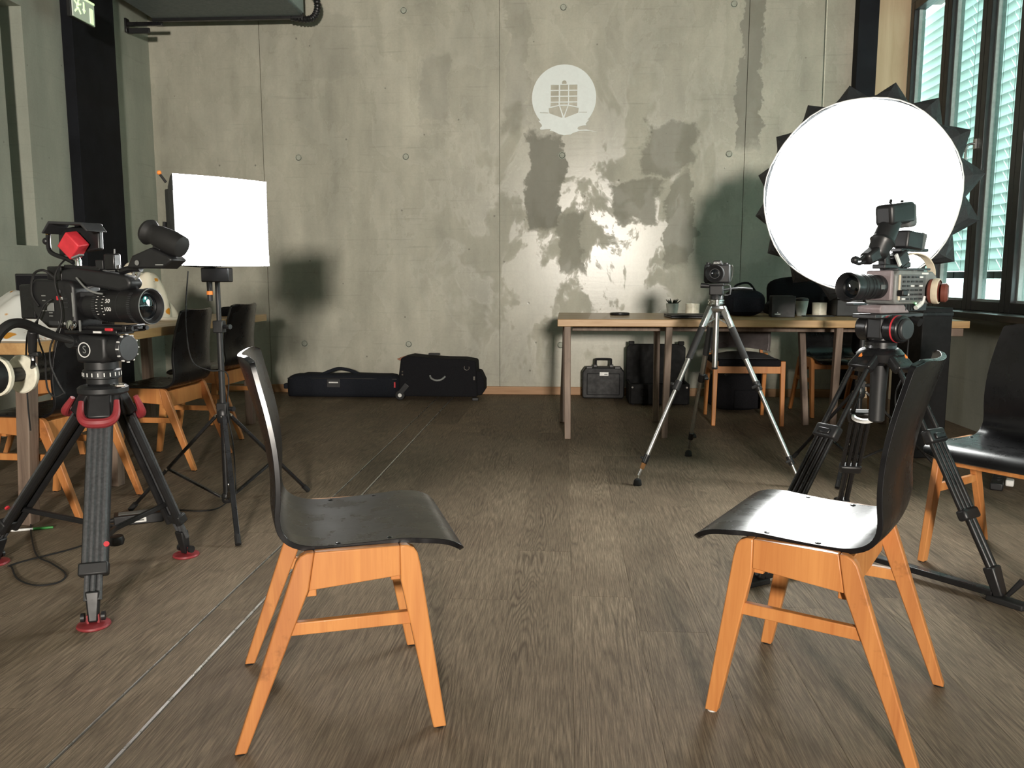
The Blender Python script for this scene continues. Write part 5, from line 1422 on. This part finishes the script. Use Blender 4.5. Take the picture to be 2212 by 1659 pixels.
    # silver-edged bracket over the lens mount
    MB().tube([lp(191, 621), lp(203, 619), lp(236, 620), lp(244, 630)], 0.0032, 6, 0).build('top_bracket', M['chrome'], c)
    MB().prism([(-0.045, 0.118), (0.032, 0.116), (0.045, 0.100), (-0.045, 0.100)], -0.03, 0.03, frame((1, 0, 0), (0, 0, 1))).build('bracket_plate', M['graphite'], c, bevel=0.003)
    # top handle: long grip with rounded nose
    mb = MB(); mb.prism([(-0.115, 0.150), (0.115, 0.118), (0.150, 0.128), (0.160, 0.146), (0.145, 0.166), (0.080, 0.176), (-0.060, 0.192), (-0.115, 0.185)], -0.028, 0.028, frame((1, 0, 0), (0, 0, 1)))
    mb.build('top_handle', M['dark_grey'], c, bevel=0.010, seg=3)
    MB().box((-0.135, 0, 0.172), (0.06, 0.06, 0.05)).build('handle_mount', M['black_metal'], c, bevel=0.005)
    MB().bar((-0.11, 0, 0.196), (0.03, 0, 0.188), 0.03, 0.012).build('cheese_plate', M['black_metal'], c, bevel=0.002)
    # red cube receiver, turned on its corner
    q = Euler((R(12), R(45), R(8))).to_matrix()
    rc = MB().box((-0.068, -0.012, 0.262), (0.062, 0.046, 0.062), q).build('red_cube', M['red_bright'], c, bevel=0.004)
    MB().lathe([(0.010, 0), (0.010, 0.02), (0.006, 0.03)], (-0.066, 0, 0.195), (0, 0, 1), 12).build('cube_mount', M['chrome'], rc)
    MB().bar((-0.052, -0.03, 0.222), (-0.020, -0.03, 0.232), 0.02, 0.005).build('cube_clip', M['camera_grey'], rc, bevel=0.001)
    # rear monitor with hood, L arm
    q = Euler((R(-8), R(-6), 0)).to_matrix()
    mo = MB().box((-0.085, 0.035, 0.282), (0.165, 0.020, 0.085), q).build('monitor', M['black_plastic'], c, bevel=0.005)
    mb = MB(); mb.prism([(-0.165, 0.300), (-0.135, 0.336), (-0.005, 0.330), (0.018, 0.304), (0.012, 0.302), (-0.010, 0.322), (-0.132, 0.328), (-0.158, 0.298)], -0.05, 0.03, frame((1, 0, 0), (0, 0, 1)), (0, -0.01, 0)); mb.build('monitor_hood', M['graphite'], mo, bevel=0.002)
    MB().tube([lp(105, 500), lp(104, 520), lp(107, 540), lp(118, 550), lp(145, 560), lp(160, 568)], 0.0075, 8, 4).build('monitor_arm', M['black_metal'], c)
    MB().cyl(lp(104, 507), lp(105, 494), 0.008, 0.005, 10).build('arm_stud', M['brass'], c)
    MB().ball(lp(100, 521), 0.012, 10, 6).build('arm_knob', M['black_plastic'], c)
    # small wire clamp frame beside the handle
    cl = MB().box(lp(243, 566), (0.040, 0.030, 0.050)).build('clamp_block', M['black_metal'], c, bevel=0.004)
    MB().tube([lp(247, 538), lp(247, 585), lp(212, 583)], 0.0022, 6, 0).build('wire_frame', M['camera_grey'], cl)
    MB().tube([lp(256, 573), lp(257, 586)], 0.003, 6, 0).build('wire_frame', M['chrome'], cl)
    MB().cyl(lp(250, 552), lp(251, 557), 0.005, None, 8).build('clamp_screw', M['chrome'], cl)
    MB().cyl(lp(228, 557), lp(231, 561), 0.006, None, 8).build('clamp_screw', M['chrome'], cl)
    MB().box(lp(222, 572), (0.030, 0.030, 0.030)).build('clamp_foot', M['dark_grey'], cl, bevel=0.003)
    # viewfinder: arm, wedge body, long eyepiece tube
    MB().tube([(0.10, 0.0, 0.180), (0.14, -0.005, 0.188), (0.18, -0.005, 0.190)], 0.011, 10, 3).build('finder_arm', M['black_metal'], c)
    mb = MB(); mb.prism([(0.150, 0.190), (0.285, 0.188), (0.322, 0.214), (0.306, 0.226), (0.245, 0.252), (0.175, 0.228)], -0.035, 0.035, frame((1, 0, 0), (0, 0, 1)))
    ev = mb.build('viewfinder', M['black_plastic'], c, bevel=0.006)
    MB().lathe([(0.006, 0), (0.008, 0.002)], (0.195, -0.036, 0.206), (0, -1, 0), 14).build('finder_screw', M['camera_grey'], ev)
    MB().box((0.275, -0.0358, 0.200), (0.028, 0.002, 0.004)).build('finder_print', M['camera_grey'], ev)
    MB().lathe([(0.036, 0.0), (0.040, 0.010), (0.033, 0.022), (0.030, 0.03), (0.034, 0.05), (0.036, 0.10), (0.032, 0.135), (0.024, 0.14)], (0.205, 0, 0.302), (0.92, 0, -0.36), 28).build('eyepiece', M['rubber'], ev)
    MB().bar((0.245, 0, 0.235), (0.260, 0, 0.275), 0.035, 0.030).build('eyepiece_hinge', M['black_plastic'], ev, bevel=0.004)
    MB().tube([lp(287, 596), lp(292, 582), lp(301, 585), lp(298, 597), lp(290, 605)], 0.004, 8, 4).build('hook', M['camera_grey'], c)
    # cables drooping from the rig
    def cab(pts, r=0.0028, mat='rubber'):
        MB().tube([lp(*p) for p in pts], r, 6, 6).build('cable', M[mat], c)
    cab([(118, 600, -0.05), (95, 584, -0.06), (75, 590, -0.06), (68, 615, -0.06), (70, 640, -0.06), (84, 662, -0.06)], 0.004)
    cab([(141, 560, 0), (128, 575, -0.05), (119, 595, -0.07), (120, 620, -0.07), (129, 650, -0.075), (133, 680, -0.075), (128, 705, -0.08), (116, 730, -0.08), (108, 755, -0.08), (110, 790, -0.08), (125, 825, -0.08), (140, 850, -0.07)])
    cab([(165, 600, -0.05), (185, 622, -0.065), (205, 632, -0.065), (222, 635, -0.06)], 0.003, 'camera_grey')
    cab([(112, 646, -0.07), (95, 660, -0.08), (82, 690, -0.08), (62, 715, -0.09), (57, 745, -0.09), (57, 800, -0.09), (60, 870, -0.09), (66, 930, -0.08)])
    cab([(88, 672, -0.08), (80, 700, -0.08), (84, 735, -0.08), (97, 775, -0.08), (99, 815, -0.08), (105, 845, -0.08), (120, 857, -0.08), (138, 850, -0.07)])
left_camera()

# ------------------------------------------------------------------ big broadcast camera at right
def right_camera():
    O = Vector((1.085, 2.88, 0.8755)); h = R(-146)
    c = thing('broadcast_camera', 'grey and black video camera with tilted eyepiece in front of the round softbox', 'camera', O, h)
    Rc = Matrix.Rotation(-h, 3, 'Z')
    def lp(px, py, dy=0.0):
        n = Vector((-math.sin(h), math.cos(h), 0)); d = ray(px, py)
        t = ((Vector((O.x, O.y, 0)) + n * dy) @ n) / (d @ n)
        return Rc @ (Vector((0, 0, EYE)) + d * t - O)
    S0 = 0.058
    # base adapter (pale mauve) and body; local +y is the near side
    MB().prism([(0.072, 0.002), (0.078, 0.018), (0.070, 0.030), (-0.050, 0.030), (-0.085, 0.002)], -0.045, 0.045, frame((1, 0, 0), (0, 0, 1))).build('base_adapter', M['camera_mauve'], c, bevel=0.004)
    MB().box((-0.100, 0.0, 0.020), (0.16, 0.085, 0.030)).build('base_rear', M['dark_grey'], c, bevel=0.004)
    for k in range(5): MB().box((-0.06 - 0.016 * k, 0.0435, 0.020), (0.006, 0.004, 0.020)).build('vent', M['black_plastic'], c)
    mb = MB(); mb.prism([(0.015, 0.032), (0.022, 0.050), (0.022, 0.130), (0.005, 0.146), (-0.180, 0.142), (-0.205, 0.125), (-0.210, 0.045), (-0.195, 0.032)], -S0, S0, frame((1, 0, 0), (0, 0, 1)))
    body = mb.build('body', M['camera_grey'], c, bevel=0.006)
    MB().box((-0.068, S0 + 0.002, 0.086), (0.135, 0.005, 0.090)).build('control_panel', M['camera_panel'], body, bevel=0.003)
    rnd = random.Random(2)
    for i in range(5):
        for j in range(6):
            x = -0.015 - i * 0.023; z = 0.050 + j * 0.0145
            if rnd.random() < 0.12: continue
            MB().box((x, S0 + 0.006, z), (0.012 if rnd.random() < 0.6 else 0.017, 0.003, 0.006)).build('button', M['white_print'] if rnd.random() < 0.22 else M['dark_grey'], body, bevel=0.0008)
    MB().box((0.004, S0 + 0.002, 0.088), (0.008, 0.004, 0.085)).build('front_edge', M['suede'], body, bevel=0.001)
    MB().box((0.0, S0 + 0.012, 0.070), (0.030, 0.024, 0.020)).build('filter_knob', M['black_plastic'], body, bevel=0.004)
    MB().box((-0.08, 0.02, 0.149), (0.18, 0.07, 0.008)).build('top_rail', M['graphite'], body, bevel=0.002)
    MB().box((-0.135, S0 - 0.004, 0.135), (0.036, 0.010, 0.006)).build('name_plate', M['white_print'], body)
    MB().ball((-0.085, S0 + 0.006, 0.034), 0.0035, 8, 6).build('status_led', M['led_green'], body)
    MB().box((0.026, 0, 0.095), (0.016, 0.098, 0.10)).build('lens_plate', M['camera_mauve'], c, bevel=0.005)
    Lz = 0.090
    ln = MB().lathe([(0.040, 0.03), (0.040, 0.05), (0.037, 0.052), (0.037, 0.075), (0.041, 0.078), (0.041, 0.115), (0.044, 0.120), (0.044, 0.150), (0.049, 0.158), (0.049, 0.190), (0.046, 0.193), (0.043, 0.188), (0.038, 0.165)], (0, 0, Lz), (1, 0, 0), 36).build('lens', M['black_plastic'], c)
    MB().lathe([(0.0375, 0.164), (0.028, 0.170), (0.014, 0.174), (0.0, 0.175)], (0, 0, Lz), (1, 0, 0), 28, True, False).build('front_glass', M['lens_glass'], ln)
    for u_, rr in ((0.084, 0.0415), (0.098, 0.0415), (0.126, 0.0445), (0.138, 0.0445)): MB().lathe([(rr, 0), (rr + 0.0008, 0.002), (rr + 0.0008, 0.007), (rr, 0.009)], (u_, 0, Lz), (1, 0, 0), 36, False, False).build('ring', M['dark_grey'], ln)
    MB().box((0.062, 0.040, Lz), (0.020, 0.004, 0.016)).build('lens_window', M['camera_panel'], ln, bevel=0.001)
    MB().box((0.14, 0, 0.034), (0.07, 0.03, 0.008)).build('lens_collar', M['black_metal'], ln, bevel=0.002)
    # handle post and loupe viewfinder
    MB().box((-0.005, 0, 0.158), (0.085, 0.05, 0.016)).build('handle_base', M['black_plastic'], c, bevel=0.004)
    MB().bar((0.005, 0, 0.155), (0.012, 0, 0.225), 0.030, 0.032, 0.026, 0.028).build('handle_post', M['black_plastic'], c, bevel=0.005)
    e0 = lp(1893, 552); e1 = lp(1932, 462)
    ax = (e1 - e0); L = ax.length
    ev = MB().lathe([(0.022, -0.010), (0.030, 0.0), (0.034, 0.010), (0.036, 0.040), (0.042, 0.052), (0.040, 0.060), (0.036, 0.064), (0.034, L * 0.9), (0.028, L)], e0, ax, 24).build('viewfinder', M['black_plastic'], c)
    MB().bar(lp(1868, 562), lp(1893, 545), 0.040, 0.040, 0.050, 0.050).build('finder_elbow', M['black_plastic'], ev, bevel=0.010)
    top_c = lp(1934, 462)
    q = Euler((0, R(8), 0)).to_matrix()
    MB().box(top_c, (0.130, 0.070, 0.072), q).build('eyepiece_box', M['black_plastic'], ev, bevel=0.014, seg=3)
    MB().box(top_c + Vector((-0.055, 0, -0.004)), (0.05, 0.062, 0.080), q).build('eyecup', M['camera_panel'], ev, bevel=0.012, seg=3)
    for dx in (0.03, -0.03): MB().cyl(top_c + Vector((dx, 0, 0.034)), top_c + Vector((dx - 0.004, 0, 0.046)), 0.005, None, 8).build('finder_pin', M['dark_grey'], ev)
    MB().tube([lp(1868, 552), lp(1858, 560), lp(1848, 556), lp(1846, 565), lp(1856, 570), lp(1868, 565)], 0.006, 8, 4).build('finder_lever', M['dark_grey'], ev)
    MB().ball(lp(1846, 562), 0.013, 12, 8).build('lever_knob', M['black_plastic'], ev)
    # receiver box behind the loupe
    mc = lp(1963, 520)
    rb = MB().box(mc, (0.090, 0.055, 0.062), Euler((0, R(-6), 0)).to_matrix()).build('receiver_box', M['black_plastic'], c, bevel=0.008)
    MB().box(mc + Vector((-0.050, 0, -0.002)), (0.03, 0.052, 0.060), Euler((0, R(-14), 0)).to_matrix()).build('receiver_end', M['camera_panel'], rb, bevel=0.008)
    MB().bar(lp(1935, 540), lp(1995, 541), 0.04, 0.012).build('receiver_shoe', M['black_metal'], rb, bevel=0.002)
    MB().box(lp(1940, 560), (0.060, 0.05, 0.050), Euler((0, R(30), 0)).to_matrix()).build('handle_clamp', M['black_plastic'], c, bevel=0.008)
    MB().box(lp(1940, 562, 0.028), (0.012, 0.006, 0.045), Euler((0, R(35), 0)).to_matrix()).build('clamp_print', M['white_print'], c)
    MB().bar(lp(1935, 575), lp(1960, 572), 0.03, 0.020).build('handle_rear', M['black_plastic'], c, bevel=0.004)
    # hand strap: leather loop plus pad
    def band(pts, w_, th, mat, name):
        pts = spline([Vector(p) for p in pts], 5); top = []; bot = []
        for i, p in enumerate(pts):
            d = (pts[min(i + 1, len(pts) - 1)] - pts[max(i - 1, 0)]).normalized()
            nn_ = Vector((d.z, 0, -d.x)).normalized()
            top.append([p + Vector((0, s_ * w_ / 2, 0)) for s_ in (-1, -0.3, 0.3, 1)]); bot.append([p + nn_ * th + Vector((0, s_ * w_ / 2, 0)) for s_ in (-1, -0.3, 0.3, 1)])
        MB().sheet(top, bot).build(name, M[mat], c)
    band([lp(1956, 552), lp(1975, 549), lp(1995, 556), lp(2008, 572), lp(2012, 592), lp(2007, 612), lp(2006, 630), lp(2000, 645), lp(1986, 656)], 0.028, 0.004, 'suede', 'strap')
    g0 = lp(1978, 628, S0); g1 = lp(2000, 634, S0)
    MB().lathe([(0.034, 0), (0.041, 0.004), (0.043, 0.018), (0.040, 0.028), (0.030, 0.034)], Vector((-0.165, S0 - 0.002, 0.075)), (-0.35, 1, 0), 26).build('hand_grip', M['leather_dark'], c, bevel=0.002)
    MB().lathe([(0.036, 0), (0.043, 0.002), (0.0445, 0.010), (0.043, 0.020), (0.038, 0.022)], Vector((-0.169, S0 + 0.010, 0.075)), (-0.35, 1, 0), 26, False, False).build('grip_band', M['suede'], c)
    MB().lathe([(0.026, 0), (0.032, 0.003), (0.033, 0.016), (0.026, 0.024), (0.0, 0.026)], Vector((-0.182, S0 + 0.030, 0.070)), (-0.5, 1, 0), 24, True, False).build('grip_cap', M['leather_dark'], c)
    MB().tube([lp(1995, 640, S0), lp(1990, 655, S0), lp(1978, 665, S0)], 0.008, 8, 3).build('strap_end', M['white_plastic'], c)
    # power cable dropping behind the tripod
    MB().tube([lp(1965, 690, -0.02), lp(1962, 740, -0.04), lp(1955, 800, -0.04), lp(1935, 850, -0.04), lp(1938, 900, -0.04), lp(1952, 930, -0.04), lp(1925, 960, -0.04), lp(1915, 995, -0.04), lp(1930, 1005, -0.04)], 0.0025, 6, 6).build('cable', M['rubber'], c)
right_camera()

# ------------------------------------------------------------------ small things on the floor
pb = thing('power_adapter', 'black power adapter with white labels on the floor by the red-footed tripod', 'power adapter', (-1.735, 3.150, 0), R(28))
MB().box((0, 0, 0.020), (0.185, 0.075, 0.040)).build('housing', M['black_plastic'], pb, bevel=0.004)
MB().box((-0.015, 0.005, 0.0405), (0.120, 0.045, 0.001)).build('top_label', M['camera_grey'], pb)
MB().box((0.005, -0.038, 0.018), (0.045, 0.001, 0.018)).build('front_label', M['white_print'], pb, bevel=0.0004)
MB().box((0.005, -0.0388, 0.018), (0.028, 0.0006, 0.006)).build('label_print', M['camera_grey'], pb)
MB().cyl((-0.093, 0, 0.018), (-0.125, 0, 0.014), 0.010, 0.006, 10).build('strain_relief', M['rubber'], pb)
MB().cyl((0.093, 0, 0.018), (0.120, 0, 0.014), 0.010, 0.006, 10).build('strain_relief', M['rubber'], pb)

def floor_cable(name, label, pix, r=0.003, z=0.004, extra=()):
    pts = [at_z(px, py, z) for px, py in pix] + [Vector(p) for p in extra]
    o = MB().tube(pts, r, 6, 8).build(name, M['rubber'])
    return tag(o, label, 'cable')
floor_cable('light_cable', 'thin black cable on the floor from the power adapter to the square softbox stand', [(352, 1113), (385, 1102), (430, 1104), (470, 1098), (500, 1078)])
floor_cable('camera_cable', 'black cable looping on the floor below the red-footed tripod', [(66, 1128), (68, 1160), (80, 1200), (110, 1216), (138, 1235), (140, 1248), (120, 1260), (75, 1264), (38, 1250), (25, 1225), (20, 1222), (60, 1210), (140, 1190), (190, 1175)])
lc = MB().tube([Vector((-1.49, 3.18, 1.02)), Vector((-1.50, 3.17, 0.90)), Vector((-1.505, 3.17, 0.78)), Vector((-1.49, 3.18, 0.66)), Vector((-1.44, 3.22, 0.62)), Vector((-1.38, 3.255, 0.60)), Vector((-1.385, 3.25, 0.45)), Vector((-1.365, 3.245, 0.30)), Vector((-1.36, 3.24, 0.10))], 0.0028, 6, 6).build('softbox_cable', M['rubber'])
tag(lc, 'thin black cable hanging in a loop from the square softbox', 'cable')
pn = thing('pen', 'white and green pen lying on the floor under the left table', 'pen', at_z(72, 1143, 0.005) + Vector((0, 0, 0)), R(22))
MB().cyl((-0.075, 0, 0.001), (0.0, 0, 0.001), 0.005, None, 10).build('barrel', M['white_plastic'], pn)
MB().cyl((0.0, 0, 0.001), (0.07, 0, 0.001), 0.0055, 0.0045, 10).build('grip', M['pen_green'], pn)
MB().cyl((-0.075, 0, 0.001), (-0.085, 0, 0.001), 0.0035, 0.001, 8).build('tip', M['white_plastic'], pn)
ps = thing('power_strip', 'black power strip with a white plug on the floor below the window', 'power strip', (2.12, 3.98, 0), R(60))
MB().box((0.05, 0.03, 0.020), (0.34, 0.055, 0.036)).build('strip', M['black_plastic'], ps, bevel=0.006)
MB().box((-0.03, -0.02, 0.030), (0.055, 0.035, 0.030)).build('plug', M['white_plastic'], ps, bevel=0.006)
for k in range(4): MB().cyl((-0.03 + 0.065 * k, 0.03, 0.0375), (-0.03 + 0.065 * k, 0.03, 0.0395), 0.019, None, 14).build('socket', M['dark_grey'], ps)
